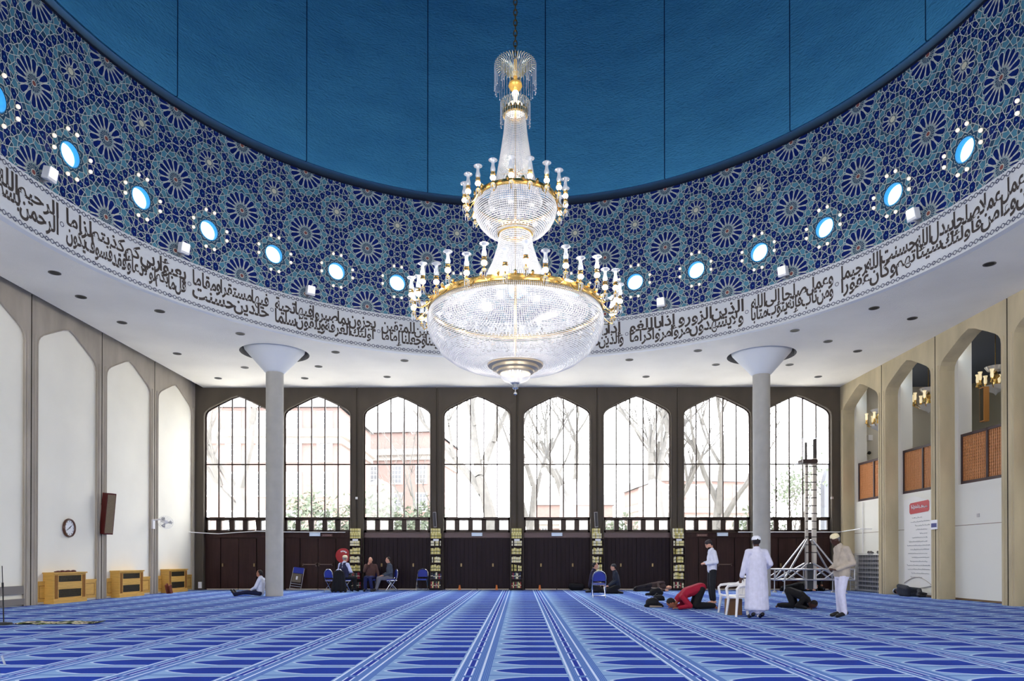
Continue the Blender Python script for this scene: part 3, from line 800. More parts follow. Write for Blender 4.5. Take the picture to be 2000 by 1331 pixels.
# column loudspeaker, tilted forward
o = thing('column_loudspeaker', 'tall dark red loudspeaker tilted off the left wall pier', 'speaker', (-WX + .16, 22.36, 2.7))
rt = Matrix.Rotation(rad(8), 4, 'Y')
Mt = Matrix.Rotation(rad(-28), 4, 'Z') @ rt
mb = MB(); mb.box((.06, 0, 0), (.24, .30, 1.30), M=Mt); mb.build('case', mat('oxblood_case', C8(84, 22, 20), .45), o, smooth=False)
mb = MB(); mb.box((.183, 0, 0), (.015, .25, 1.22), M=Mt); mb.build('grille_cloth', mat('taupe_grille_cloth', C8(128, 112, 92), .9, noise=(60, .25)), o, smooth=False)
mb = MB(); mb.cyl((-.17, 0, .3), (.05, 0, .3), .03); mb.cyl((-.17, 0, -.3), (.0, 0, -.3), .03); mb.build('bracket', black, o)
# wall fan
o = thing('wall_fan', 'white wire-guard fan on an arm from the left wall pier', 'fan', (-WX, 25.5, 2.62))
mb = MB(); mb.box((.03, 0, -.1), (.06, .14, .34)); mb.tube([(.04, 0, .05), (.3, -.05, .07), (.45, -.1, .02)], .028, 8); mb.build('arm', wplastic, o)
fc = Vector((.62, -.28, -.05)); fm = Matrix.Translation(fc) @ Matrix.Rotation(rad(35), 4, 'Z') @ Matrix.Rotation(rad(70), 4, 'X')
mb = MB(); mb.cyl((.42, -.1, .02), (.62, -.24, -.05), .07); mb.build('motor', wplastic, o)
mb = MB()
for q in range(24):
    a = q * PI / 12; mb.tube([(.06 * math.cos(a), .06 * math.sin(a), .09), (.17 * math.cos(a), .17 * math.sin(a), .075), (.25 * math.cos(a), .25 * math.sin(a), 0), (.17 * math.cos(a), .17 * math.sin(a), -.07)], .004, 4, M=fm, caps=False)
for r_, z_ in ((.25, 0), (.17, .075), (.06, .09), (.17, -.07)): mb.tube([(r_ * math.cos(q * PI / 12), r_ * math.sin(q * PI / 12), z_) for q in range(24)], .006, 5, closed=True, M=fm)
mb.build('guard', wplastic, o)
for q in range(3):
    a = q * 2 * PI / 3
    mb = MB(); mb.add([(.03 * math.cos(a), .03 * math.sin(a), .0), (.2 * math.cos(a - .4), .2 * math.sin(a - .4), .02), (.22 * math.cos(a), .22 * math.sin(a), .0), (.2 * math.cos(a + .4), .2 * math.sin(a + .4), -.02)], [(0, 1, 2, 3)], 0, fm)
    b = mb.build('blade', mat('grey_blade', C8(150, 150, 155), .5), o, smooth=False); sm = b.modifiers.new('s', 'SOLIDIFY'); sm.thickness = .006
# shoe pair leaning by the far cabinet
o = thing('leaning_board', 'small red-brown rack leaning by the oak cabinet nearest the far corner', 'rack', (-12.72, 25.72, 0))
mb = MB(); mb.box((0, 0, .17), (.05, .17, .38), rot=Matrix.Rotation(rad(24), 3, 'X')); mb.box((.09, .05, .15), (.05, .15, .34), rot=Matrix.Rotation(rad(24), 3, 'X')); mb.build('board', mat('red_brown_board', C8(120, 56, 36), .6), o, smooth=False)

# ------------------------------------------------------------------ right wall and the gallery behind it
mb = MB()
bays_wall(mb, ys, lambda a, z: (WX, a, z), lambda a, z: (WX + .46, a, z), 0, HC + .1)
for k in range(0, 10):
    y = FY - k * P; mb.bx(WX + .04, WX + .1, y - .03, y + .03, 0, HC, 1)
    for s_ in (-.15, .15): mb.tube([(WX, y + s_, 0), (WX, y + s_, 7.3)], .03, 6, 0)
struct(mb.build('wall_right', [concrete_r, groove], smooth=False))
wpan = mat('white_wall_panel', C8(232, 230, 220), .6)
XB = WX + .46
mb = MB()
mb.bx(XB, XB + .1, BY, FY, 0.06, 3.55, 0)
mb.bx(XB, XB + .5, BY, FY, 0.0, 0.06, 1)
for k in range(0, 10):
    y = FY - k * P; mb.bx(XB, XB + .42, y - .42, y + .42, 3.55, HC + .1, 0)
for c in ys: mb.bx(XB - .004, XB, c - 1.39, c + 1.39, 2.28, 2.295, 1)
mb.bx(XB, XB + 6, BY, FY, 3.3, 3.5, 0)
struct(mb.build('wall_right_panels', [wpan, mat('skirting_brown', C8(120, 96, 66), .6)], smooth=False))
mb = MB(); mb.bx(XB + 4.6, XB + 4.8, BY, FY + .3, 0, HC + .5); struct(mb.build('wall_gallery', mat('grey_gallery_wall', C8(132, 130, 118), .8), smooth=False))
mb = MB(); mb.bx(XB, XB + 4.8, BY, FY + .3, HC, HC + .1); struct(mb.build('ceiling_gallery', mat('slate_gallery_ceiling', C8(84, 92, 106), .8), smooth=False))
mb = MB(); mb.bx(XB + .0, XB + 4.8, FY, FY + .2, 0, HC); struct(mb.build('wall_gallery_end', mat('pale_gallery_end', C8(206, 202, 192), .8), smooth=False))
lat0 = None
for k in range(9):
    c = ys[k]; lab = 'dark framed wooden lattice balustrade in the gallery arch ' + ('nearest the far corner', 'second from the far corner', 'third from the far corner', 'out of sight')[min(k, 3)]
    if lat0 is None:
        lat0 = thing('lattice_balustrade', lab, 'railing', (XB + .11, c, 3.56), 0, 'lattice balustrades of the gallery')
        mb = MB()
        for (a, b, z0, z1) in ((-1.23, 1.23, 0, .09), (-1.23, 1.23, 1.46, 1.54), (-1.23, -1.15, 0, 1.54), (1.15, 1.23, 0, 1.54), (-.04, .04, 0, 1.54)): mb.bx(-.04, .06, a, b, z0, z1)
        mb.build('frame', mat('plum_frame', C8(62, 44, 46), .5), lat0, smooth=False)
        for s_ in ((-1.15, -.04), (.04, 1.15)):
            mb = MB(); n_ = 13
            for q in range(n_ + 1): y_ = s_[0] + (s_[1] - s_[0]) * q / n_; mb.bx(-.01, .012, y_ - .022, y_ + .022, .09, 1.46)
            for q in range(16): z_ = .09 + 1.37 * q / 15; mb.bx(.0, .022, s_[0], s_[1], z_ - .022, z_ + .022)
            mb.build('lattice', mat('orange_brown_lattice', C8(196, 132, 82), .55), lat0, smooth=False)
        kids(lat0)
    elif k < 4: dup(lat0, (XB + .11, c, 3.56), 0, lab)
# wooden loudspeaker + small gallery fittings
o = thing('gallery_loudspeaker', 'slim amber wood loudspeaker inside the gallery', 'speaker', (XB + .55, 21.55, 5.95)); mb = MB(); mb.box((0, 0, 0), (.16, .2, 1.05)); mb.build('case', mat('amber_wood', C8(190, 130, 66), .5), o, smooth=False)
mb = MB(); mb.box((-.085, 0, 0), (.01, .15, .98)); mb.build('grille', grille, o, smooth=False)
o = thing('security_camera', 'white camera on a bracket inside the first gallery arch', 'camera', (XB + .62, FY - .25, 6.15)); mb = MB(); mb.box((0, 0, 0), (.16, .16, .22)); mb.cyl((0, 0, 0), (0, .25, 0), .02); mb.build('housing', wplastic, o, smooth=False)
o = thing('gallery_spotlight', 'black spotlight below the white camera in the gallery', 'light', (XB + .6, FY - .25, 5.55)); mb = MB(); mb.ball((0, 0, 0), .07, 10, 8); mb.cyl((0, 0, 0), (0, .25, 0), .015); mb.build('head', black, o)

def small_chandelier(loc, lab):
    o = thing('small_chandelier', lab, 'chandelier', loc, 0, 'small chandeliers in the gallery')
    mb = MB(); mb.tube([(0, 0, .6), (0, 0, HC - loc[2])], .012, 6); mb.build('chain', gold, o)
    mb = MB(); mb.lathe([(0, .62), (.05, .6), (.035, .5), (.05, .42), (.12, .32), (.05, .24), (.07, .1), (.12, .0), (.03, -.02), (0, -.02)], 14); mb.build('stem', gold, o)
    mb = MB(); mb.lathe([(.30, .62), (.22, .5), (.12, .47)], 18); mb.build('glass_crown', crystal, o); mb = MB(); mb.lathe([(.34, .02), (.30, -.06), (.18, -.14), (.06, -.2), (0, -.28)], 20); mb.build('glass_bowl', crystal, o)
    for q in range(8):
        a = q * PI / 4; ca, sa = math.cos(a), math.sin(a)
        mb = MB(); mb.tube([(.08 * ca, .08 * sa, .02), (.3 * ca, .3 * sa, -.06), (.48 * ca, .48 * sa, .06)], .014, 6); mb.lathe([(.0, .06), (.06, .06), (.03, .16), (.035, .2)], 10, (.48 * ca, .48 * sa, 0)); arm = mb.build('arm', gold, o)
        mb = MB(); mb.lathe([(.035, .2), (.05, .28), (.04, .38), (.065, .46)], 10, (.48 * ca, .48 * sa, 0)); mb.build('shade', mat('warm_gallery_shade', C8(250, 236, 200), .3, emit=(C8(255, 232, 180), .5)), arm)
    return o
for n_, (x, y, z) in enumerate(((14.42, 28.3, 6.6), (14.72, 25.4, 6.75), (14.95, 22.2, 6.65))):
    small_chandelier((x, y, z), 'small gilt chandelier seen through the %s gallery arch from the far corner' % ORD[n_ + 1])

# ------------------------------------------------------------------ back wall (behind the camera) with unseen tall openings added for frontal daylight
mb = MB()
for i, c in enumerate(cs):
    a, b = c - P / 2, c + P / 2; pts = arch_pts(c, 1.6, zs=7.1, hw=1.3)
    mb.sheet([[(a, 0), (b, 0), (b, HC + .2), (a, HC + .2)]] + ([pts[::-1]] if i in (0, 2, 5, 7) else []), lambda a, z: (a, BY - .1, z), 0)
mb.bx(-WX - .3, -4 * P, BY - .2, BY, 0, HC); mb.bx(4 * P, WX + 5.3, BY - .2, BY, 0, HC)
struct(mb.build('wall_back', concrete, smooth=False))

# ------------------------------------------------------------------ bookcases and books
bc0 = None; bookw = mat('bookcase_brown', C8(46, 28, 26), .55)
bk = [mat('cream_book', C8(232, 220, 156), .6), mat('olive_gold_book', C8(206, 192, 108), .6), mat('ivory_book', C8(240, 232, 200), .6), mat('crimson_book', C8(150, 30, 50), .55), mat('black_book', C8(30, 28, 32), .55), mat('grey_green_book', C8(96, 112, 100), .6), mat('navy_book', C8(34, 40, 78), .6), mat('brown_book', C8(96, 60, 44), .6)]
bkn = ['cream', 'olive-gold', 'ivory', 'crimson', 'black', 'grey-green', 'navy', 'brown']
ROWS = [.09, .46, .78, 1.12, 1.46, 1.80]; BW = .46
bpro = {}
nm = ['first', 'second', 'third', 'fourth', 'fifth']; rown = ['the bottom shelf', 'the second shelf up', 'the third shelf up', 'the fourth shelf up', 'the fifth shelf up', 'the top shelf', 'the bookcase top', 'the uppermost pile']
lim = 0
for b in range(5):
    x = (b - 2) * P; y = FY - .01; lab = 'narrow dark bookcase full of books on a window pier, %s from the left' % nm[b]
    if bc0 is None:
        bc0 = thing('bookcase', lab, 'bookcase', (x, y, 0), 0, 'bookcases on the window piers')
        for s_ in (-1, 1): mb = MB(); mb.bx(s_ * (BW / 2), s_ * (BW / 2 + .02), -.26, 0, 0, 2.12); mb.build('side_panel', bookw, bc0, smooth=False)
        mb = MB(); mb.bx(-BW / 2, BW / 2, -.02, 0, 0, 2.12); mb.build('back_panel', bookw, bc0, smooth=False)
        for z in ROWS + [2.10]: mb = MB(); mb.bx(-BW / 2, BW / 2, -.25, -.02, z - .03, z); mb.build('shelf', bookw, bc0, smooth=False)
        mb = MB(); mb.box((0, -.27, 2.03), (.22, .012, .085)); mb.build('card_label', white, bc0, smooth=False)
        kids(bc0)
    else: dup(bc0, (x, y, 0), 0, lab)
    for r_, z in enumerate(ROWS + [2.10, 2.10 + .2]):
        if b == 1 and r_ == 0: pass
        xx = -BW / 2 + .012; cnt = 0
        pal = ([3, 0, 4, 3, 5] if r_ == 0 else [2, 4, 3, 6, 5] if r_ == 1 else [0, 2] if r_ in (3, 5) else [1, 0]) if b < 3 else ([0, 2, 1] if r_ > 0 else [2, 4, 3])
        if b == 0 and r_ < 2: pal = [7, 4, 5, 3]
        top = r_ >= 6
        while cnt < 8:
            w_ = R.uniform(.036, .062); h_ = .19 if top else R.uniform(.2, .27) if r_ < 5 else .19
            if xx + w_ > (lim if r_ == 7 else BW / 2 - .01): break
            if R.random() < .06 and not top: xx += .05; continue
            ci = pal[(cnt + r_) % len(pal)] if R.random() < .8 else R.choice(pal)
            key = (ci, round(w_ / .008), round(h_ / .02)); w_ = key[1] * .008; h_ = key[2] * .02
            loc = (x + xx + w_ / 2, y - .145, z)
            labb = '%s book, %s on %s, %s bookcase from the left' % (bkn[ci], ORD[cnt + 1], rown[r_], nm[b])
            if key not in bpro:
                o = thing('book', labb, 'book', loc)
                mb = MB(); mb.bx(-w_ / 2 + .001, w_ / 2 - .001, -.095, .09, 0, h_); mb.build('cover', bk[ci], o, smooth=False)
                mb = MB(); mb.bx(-w_ / 2 + .002, w_ / 2 - .002, -.0965, -.095, h_ * .40, h_ * .52); mb.build('spine_band', bk[4] if ci in (0, 1, 2) else bk[2], o, smooth=False)
                kids(o); bpro[key] = o
            else: o = dup(bpro[key], loc, 0, labb)
            o['group'] = 'books on the pier bookcases'
            xx += w_ + .002; cnt += 1; lim = max(xx, 0) if r_ == 6 else lim

# slim loudspeakers over two bookcases
for (x, lab) in ((-P - .06, 'slim pale loudspeaker above the second bookcase from the left'), (P - .06, 'slim pale loudspeaker above the fourth bookcase from the left')):
    o = thing('slim_loudspeaker', lab, 'speaker', (x, FY - .16, 2.86)); rt = Matrix.Rotation(rad(-3), 3, 'Y')
    mb = MB(); mb.box((0, 0, 0), (.13, .12, .62), rot=rt); mb.build('case', mat('grey_case', C8(150, 146, 144), .5), o, smooth=False)
    mb = MB(); mb.box((-.0, -.063, 0), (.10, .008, .56), rot=rt); mb.build('grille', mat('dark_grey_mesh', C8(70, 68, 70), .6), o, smooth=False)
    mb = MB(); mb.cyl((0, 0, 0), (0, .16, 0), .02); mb.build('bracket', silver, o)
# fire-hose reel
o = thing('hose_reel', 'red fire hose reel with white lettering left of the first bookcase', 'hose reel', (-7.06, FY - .02, 1.40))
My = Matrix.Rotation(PI / 2, 4, 'X')
mb = MB(); mb.lathe([(0, 0), (.30, 0), (.30, .02), (.27, .03), (.27, .13), (.30, .14), (.30, .16), (0, .16)], 32, M=My); mb.build('drum', red, o)
mb = MB()
for q in range(4): a = .5 + q * .38; mb.box((.18 * math.cos(a + .3), -.165, .18 * math.sin(a + .3)), (.05, .006, .055), rot=Matrix.Rotation(PI / 2 - a - .3, 3, 'Y'))
mb.build('lettering', white, o, smooth=False)
# white cable along the sill
mb = MB(); mb.tube([(-13.1, 28.2, 2.34), (-12.9, 28.8, 2.33), (-12.2, 28.86, 2.29), (-11.4, 28.86, 2.35), (-10.6, 28.88, 2.40), (-9.6, 28.88, 2.37), (-7, 28.88, 2.355)], .016, 6)
tag(mb.build('white_cable', wplastic), 'white cable sagging across the leftmost window sill', 'cable')
mb = MB(); mb.tube([(9, 28.86, 2.36), (13.1, 28.86, 2.36), (13.14, 27.2, 2.42), (13.56, 27.15, 2.42)], .02, 6); mb.tube([(13.58, 27.9, 3.5), (13.58, 27.9, 1.5)], .02, 6)
tag(mb.build('white_conduit', wplastic), 'white conduit pipe crossing the far right corner', 'pipe')

# ------------------------------------------------------------------ things on the right wall
# shoe rack of wire mesh
o = thing('wire_shoe_rack', 'grey wire mesh shoe rack in the far right niche', 'rack', (13.25, 26.95, 0))
mb = MB()
for s_ in (-1, 1):
    for x in (0, .3): mb.cyl((x, s_ * 1.3, 0), (x, s_ * 1.3, 1.42), .02)
mb.build('posts', steel, o)
for z in [.06 + .17 * q for q in range(9)]:
    mb = MB()
    for x in (0, .1, .2, .3): mb.cyl((x, -1.3, z), (x, 1.3, z), .009, n=5)
    mb.cyl((0, -1.3, z + .05), (0, 1.3, z + .05), .007, n=5)
    mb.build('wire_shelf', steel, o)
mb = MB()
for q in range(22): y_ = -1.3 + 2.6 * q / 21; mb.cyl((.0, y_, 0), (.0, y_, 1.42), .007, n=5, mi=1)
mb.bx(.33, .335, -1.3, 1.3, 0, 1.42)
mb.build('back_mesh', [mat('dark_mesh_back', C8(84, 88, 94), .5, .5), steel], o, smooth=False)
for n_, (dy, z, c) in enumerate(((-.6, 1.443, 'top of the wire rack'), (-.6, 1.10, 'high shelf of the wire rack'), (-1.0, .42, 'lower shelf of the wire rack'), (.1, 1.443, 'top middle of the wire rack'))):
    o = thing('shoes', 'dark pair of shoes on the ' + c, 'shoes', (13.36, 26.75 + dy, z), 0, 'shoes on the wire rack')
    for s_ in (-1, 1):
        mb = MB(); mb.ball((0, s_ * .09, .045), (.06, .13, .05), 10, 7); mb.ball((0, s_ * .09 + .06, .075), (.05, .06, .05), 10, 7); mb.build('shoe', mat('dark_shoe_leather', C8(42, 32, 32), .5), o)
# hanging banner
o = thing('banner', 'tall white banner with red title box hanging in the right niche', 'banner', (XB - .02, 24.12, 0))
mb = MB(); mb.sheet([[(-.85, .38), (.8, .15), (.85, 3.32), (.2, 3.42), (-.85, 3.18)]], lambda a, z: (-.012 - .01 * math.sin(a * 5), a, z)); s = mb.build('sheet', mat('white_vinyl', C8(232, 230, 226), .4), o, smooth=False); s.modifiers.new('s', 'SOLIDIFY').thickness = .004
mb = MB(); mb.sheet([[(-.72, 2.90), (-.66, 2.84), (.40, 2.80), (.46, 2.86), (.46, 3.12), (.40, 3.18), (-.66, 3.22), (-.72, 3.16)]], lambda a, z: (-.03, a, z)); mb.build('title_box', mat('faded_red_print', C8(190, 70, 74), .5), o, smooth=False)
mb = MB(); RT = random.Random(3)
def squig(y0, y1, z, h, r_):
    y = y0
    while y < y1:
        w_ = RT.uniform(.05, .13); mb.tube([(-.036, y, z), (-.036, y + w_ * .3, z + h * RT.uniform(-.5, .6)), (-.036, y + w_ * .6, z - h * .2), (-.036, y + w_, z + h * RT.random())], r_, 4); y += w_ + .02
squig(-.62, .34, 3.0, .13, .012); mb.build('title_lettering', white, o, smooth=False)
mb = MB()
for q, (a, b) in enumerate(((-.3, .3), (-.75, .3), (-.75, .1), (-.6, 0.0), (-.6, -.2), (-.6, .2), (-.6, .45), (-.75, .6), (-.7, .4), (-.6, .5), (-.7, .3), (-.6, .4), (-.75, .5), (-.75, .45), (-.7, .3), (-.3, .3))): squig(a, b, 2.66 - q * .135, .035, .006)
mb.build('small_lettering', mat('grey_print', C8(132, 134, 140), .6), o, smooth=False)
mb = MB(); mb.tube([(-.03, -.8 + q * .1, .42 + .22 * math.sin(q * PI / 16)) for q in range(17)], .012, 5); mb.build('curved_line', mat('taupe_print', C8(160, 150, 140), .6), o)
o = thing('notice_sign', 'small white and blue notice on the right wall pier', 'sign', (WX - .045, 22.36, 2.34))
mb = MB(); mb.box((0, 0, 0), (.02, .34, .30)); mb.build('board', white, o, smooth=False)
mb = MB(); mb.box((-.012, 0, -.02), (.006, .28, .13)); mb.build('blue_print', mat('notice_blue', C8(60, 66, 128), .5), o, smooth=False)
o = thing('door_pull', 'tall brown recess handle on the white panel at the right', 'handle', (XB - .02, 19.52, 1.34)); mb = MB(); mb.box((0, 0, 0), (.04, .2, .62)); mb.build('plate', mat('brown_pull', C8(124, 86, 74), .5), o, smooth=False)
o = thing('wall_socket', 'tiny grey switch on the white panel at the right', 'switch', (XB - .012, 21.0, 2.55)); mb = MB(); mb.box((0, 0, 0), (.02, .1, .1)); mb.build('plate', steel, o, smooth=False)
o = thing('floor_socket', 'small white socket box low in the far left corner', 'socket', (-12.92, FY - .05, .2)); mb = MB(); mb.box((0, 0, 0), (.13, .08, .26)); mb.build('box', wplastic, o, smooth=False)
for n_, (k, x) in enumerate(((-2, 0), (3, -.05), (3.98, -.2))):
    o = thing('thermostat', 'tiny pale wall box on the pier, %s from the left' % ORD[n_ + 1], 'switch', (k * P + x, FY - .03, 3.75), 0, 'wall boxes'); mb = MB(); mb.box((0, 0, 0), (.09, .05, .09)); mb.build('box', steel, o, smooth=False)

# ------------------------------------------------------------------ great chandelier
CH = (-.06, 14.2)
ch = thing('grand_chandelier', 'huge tiered crystal chandelier with gilt rings hanging from the dome', 'chandelier', (CH[0], CH[1], 0))
def beads(name, prof, nstr, step, r, mt, stuff=True, sub=None, squash=1.0, jitter=0):
    """bead strands laid along a profile curve (r, z)"""
    pr_ = np.array(prof, float); seg = np.hypot(*(pr_[1:] - pr_[:-1]).T); L_ = np.concatenate([[0], np.cumsum(seg)])
    n = int(L_[-1] / step); s_ = np.linspace(0, L_[-1], n)
    rr = np.interp(s_, L_, pr_[:, 0]); zz = np.interp(s_, L_, pr_[:, 1])
    t_ = (1 + 5 ** .5) / 2
    iv = np.array([(-1, t_, 0), (1, t_, 0), (-1, -t_, 0), (1, -t_, 0), (0, -1, t_), (0, 1, t_), (0, -1, -t_), (0, 1, -t_), (t_, 0, -1), (t_, 0, 1), (-t_, 0, -1), (-t_, 0, 1)]) / math.hypot(1, t_)
    iff = np.array([(0, 11, 5), (0, 5, 1), (0, 1, 7), (0, 7, 10), (0, 10, 11), (1, 5, 9), (5, 11, 4), (11, 10, 2), (10, 7, 6), (7, 1, 8), (3, 9, 4), (3, 4, 2), (3, 2, 6), (3, 6, 8), (3, 8, 9), (4, 9, 5), (2, 4, 11), (6, 2, 10), (8, 6, 7), (9, 8, 1)])
    A = 2 * PI * (np.arange(nstr)[:, None] + 0 * rr[None]) / nstr
    Pn = np.stack([rr[None] * np.cos(A), rr[None] * np.sin(A), zz[None] + 0 * A], -1).reshape(-1, 3)
    if jitter: Pn = Pn + np.random.RandomState(1).uniform(-jitter, jitter, Pn.shape)
    # do not let the beads overlap where the strands converge
    rad_ = np.minimum(r, 2 * PI * np.maximum(rr, .05) / nstr * .48)[None].repeat(nstr, 0).ravel()
    V = (Pn[:, None] + iv[None] * rad_[:, None, None] * np.array([1, 1, squash])).reshape(-1, 3)
    F = (iff[None] + 12 * np.arange(len(Pn))[:, None, None]).reshape(-1, 3)
    o = npmesh(name, V, [F], mt, None, ch, smooth=True)
    if stuff: o['kind'] = 'stuff'
    return o
beads('lower_bowl_beads', [(1.70, 6.20), (1.76, 6.02), (1.74, 5.84), (1.66, 5.64), (1.50, 5.42), (1.26, 5.24), (.98, 5.12), (.72, 5.10), (.56, 5.16)], 300, .036, .0132, crystal)
beads('lower_neck_beads', [(.31, 7.80), (.36, 7.5), (.46, 7.18), (.60, 6.88), (.80, 6.58), (1.08, 6.34), (1.45, 6.2)], 110, .044, .015, crystal, squash=1.7)
beads('upper_bowl_beads', [(.80, 8.38), (.83, 8.28), (.80, 8.14), (.72, 7.99), (.60, 7.86), (.44, 7.76), (.33, 7.78)], 140, .036, .0138, crystal)
beads('upper_neck_beads', [(.20, 10.15), (.235, 9.8), (.30, 9.35), (.36, 9.0), (.44, 8.7), (.54, 8.42)], 70, .036, .0135, crystal, squash=1.4)
# inner veil that catches the light
veil = glassy('crystal_veil', (.86, .89, .94, 1), .9, .1, .03, .25)
mb = MB(); mb.lathe([(1.66, 6.18), (1.72, 6.0), (1.69, 5.84), (1.6, 5.65), (1.45, 5.44), (1.22, 5.27), (.95, 5.16), (.6, 5.16)], 64); mb.build('lower_bowl_lining', veil, ch)
mb = MB(); mb.lathe([(.28, 7.80), (.33, 7.5), (.43, 7.18), (.57, 6.88), (.77, 6.58), (1.05, 6.34)], 48); mb.build('lower_neck_lining', veil, ch)
mb = MB(); mb.lathe([(.77, 8.36), (.79, 8.26), (.76, 8.14), (.68, 8.0), (.56, 7.88), (.4, 7.8)], 48); mb.build('upper_bowl_lining', veil, ch)
mb = MB(); mb.lathe([(.18, 10.1), (.215, 9.8), (.28, 9.35), (.34, 9.0), (.42, 8.7), (.52, 8.42)], 40); mb.build('upper_neck_lining', veil, ch)
def gring(r, z, h, name, orn=0):
    mb = MB(); mb.lathe([(r - .02, z - h / 2), (r + .015, z - h * .4), (r + .025, z), (r + .015, z + h * .4), (r - .02, z + h / 2), (r - .04, z), (r - .02, z - h / 2)], 96)
    for q in range(orn):
        a = 2 * PI * q / orn; mb.ball((r * math.cos(a) * 1.02, r * math.sin(a) * 1.02, z + h * .55), (.03, .03, .045), 6, 5)
    mb.build(name, gold, ch)
gring(1.73, 6.24, .13, 'lower_gilt_ring', 36); gring(.83, 8.42, .10, 'upper_gilt_ring', 18); gring(.34, 7.80, .09, 'neck_gilt_ring', 28); gring(.235, 10.2, .10, 'crown_gilt_ring', 16)
mb = MB(); mb.lathe([(1.68, 6.18), (1.71, 6.2), (1.66, 6.12)], 72); mb.tube([(0, 0, 5.1), (0, 0, 11.3)], .022, 8)
for z, r_ in ((9.0, .34),):
    for q in range(8): a = q * PI / 4; mb.tube([(0, 0, z), (r_ * math.cos(a), r_ * math.sin(a), z)], .012, 5)
mb.build('central_rod', gold, ch)
# bottom dish and finial
mb = MB(); mb.lathe([(.56, 5.17), (.55, 5.12), (.47, 5.10), (.46, 5.05), (.38, 5.03), (.37, 4.99), (.30, 4.97)], 48); mb.build('stepped_dish', mat('champagne_metal', C8(228, 208, 176), .35, .6), ch)
mb = MB(); mb.lathe([(.31, 4.97), (.30, 4.90), (.24, 4.84), (.14, 4.80), (.10, 4.78), (.06, 4.76)], 40); mb.build('glass_dish', flute, ch)
mb = MB(); mb.lathe([(.10, 4.79), (.055, 4.76), (.06, 4.68), (.03, 4.66), (.008, 4.65), (.008, 4.60), (0, 4.6)], 16); mb.ball((0, 0, 4.575), .035, 12, 8); mb.build('finial', chrome, ch)
# crown of curved rods with hanging drops
def crown(z0, r_, n, drop, rise, base_r, name):
    mb = MB(); md = MB()
    for q in range(n):
        a = 2 * PI * q / n; ca, sa = math.cos(a), math.sin(a)
        mb.tube([((base_r + (r_ - base_r) * t_) * ca, (base_r + (r_ - base_r) * t_) * sa, z0 + rise * math.sin(t_ * PI * .62)) for t_ in (0, .15, .35, .6, .8, 1)], .007, 4)
        ze = z0 + rise * math.sin(PI * .62); k = drop * (1 - .25 * (q % 3 == 0))
        md.tube([(r_ * ca, r_ * sa, ze), (r_ * ca, r_ * sa, ze - k)], .0065, 4); md.ball((r_ * ca, r_ * sa, ze - k - .02), .014, 6, 4)
        if q % 2 == 0:
            r2 = r_ * .62; md.tube([(r2 * ca, r2 * sa, z0 + rise), (r2 * ca, r2 * sa, z0 + rise - k * .9)], .005, 4)
    mb.build(name + '_rods', mat('gilt_glass_rod', C8(230, 220, 180), .2, .6), ch); md.build(name + '_drops', flute, ch)
crown(10.92, .42, 44, .50, .30, .10, 'top_crown'); crown(10.22, .30, 36, .42, .22, .20, 'lower_crown')
mb = MB(); mb.lathe([(0, 11.35), (.03, 11.3), (.03, 11.1), (.07, 11.05), (.05, 10.95), (.02, 10.9), (.02, 10.85), (.13, 10.82), (.14, 10.77), (.10, 10.70), (.05, 10.66)], 24); mb.build('gilt_urn', mat('glowing_gold', C8(240, 190, 90), .25, .8, emit=(C8(255, 200, 110), .35)), ch)  # glow put into the gold itself; the urn is no lamp
mb = MB(); mb.lathe([(.05, 10.67), (.075, 10.62), (.06, 10.56), (.04, 10.50), (.045, 10.44), (.14, 10.40), (.15, 10.34), (.12, 10.28), (.2, 10.24)], 20); mb.build('glass_baluster', lampwhite, ch)
# chain of links up into the dome
mb = MB(); z = 11.36; q = 0
while z < 28.3:
    pl = [(.035 * math.cos(t_ * PI / 4), 0, .07 * math.sin(t_ * PI / 4)) for t_ in range(8)]
    if q % 2: pl = [(0, p[0], p[2]) for p in pl]
    mb.tube([(p[0], p[1], p[2] + z + .06) for p in pl], .012, 5, closed=True); z += .105; q += 1
mb.build('chain', mat('antique_brass', C8(120, 100, 56), .35, .9), ch)
# lamps round both rings: arm > globe, chimney
def lamp(a, r0, z0, r_, drop, part):
    ca, sa = math.cos(a), math.sin(a)
    p = Vector((r_ * ca, r_ * sa, z0 + drop))
    mb = MB(); mb.tube([(r0 * ca, r0 * sa, z0), ((r0 * .6 + r_ * .4) * ca, (r0 * .6 + r_ * .4) * sa, z0 - .10 + drop * .4), ((r0 * .2 + r_ * .8) * ca, (r0 * .2 + r_ * .8) * sa, z0 - .12 + drop), tuple(p)], .011, 5)
    mb.lathe([(0, -.06), (.03, -.04), (.045, 0), (.02, .02)], 8, p); mb.lathe([(.014, .0), (.014, .15), (.035, .155), (.05, .175), (.035, .20), (.045, .215), (.02, .22)], 8, p)
    arm = mb.build('lamp_arm', gold, ch)
    mb = MB(); mb.ball((p.x, p.y, p.z + .11), (.058, .058, .05), 10, 7); mb.build('globe', lampwhite, arm)
    mb = MB()
    mb.lathe([(.025, .21), (.048, .25), (.045, .29), (.03, .34), (.028, .39), (.045, .425), (.08, .45), (.088, .44)], 10, p)
    mb.build('chimney', flute, arm); mb = MB()
    mb.tube([(p.x + .04 * math.cos(t_ * PI / 4), p.y + .04 * math.sin(t_ * PI / 4), p.z - .02) for t_ in range(8)], .01, 4, closed=True)
    for q in range(5): t_ = q * 2 * PI / 5; mb.tube([(p.x + .04 * math.cos(t_), p.y + .04 * math.sin(t_), p.z - .02), (p.x + .04 * math.cos(t_), p.y + .04 * math.sin(t_), p.z - .12)], .008, 4)
    mb.build('crystal_drops', flute, arm)
for q in range(36): lamp(2 * PI * (q + .5) / 36, 1.74, 6.22, 2.02 + .06 * (q % 2), -.07 + .10 * (q % 2), 'l')
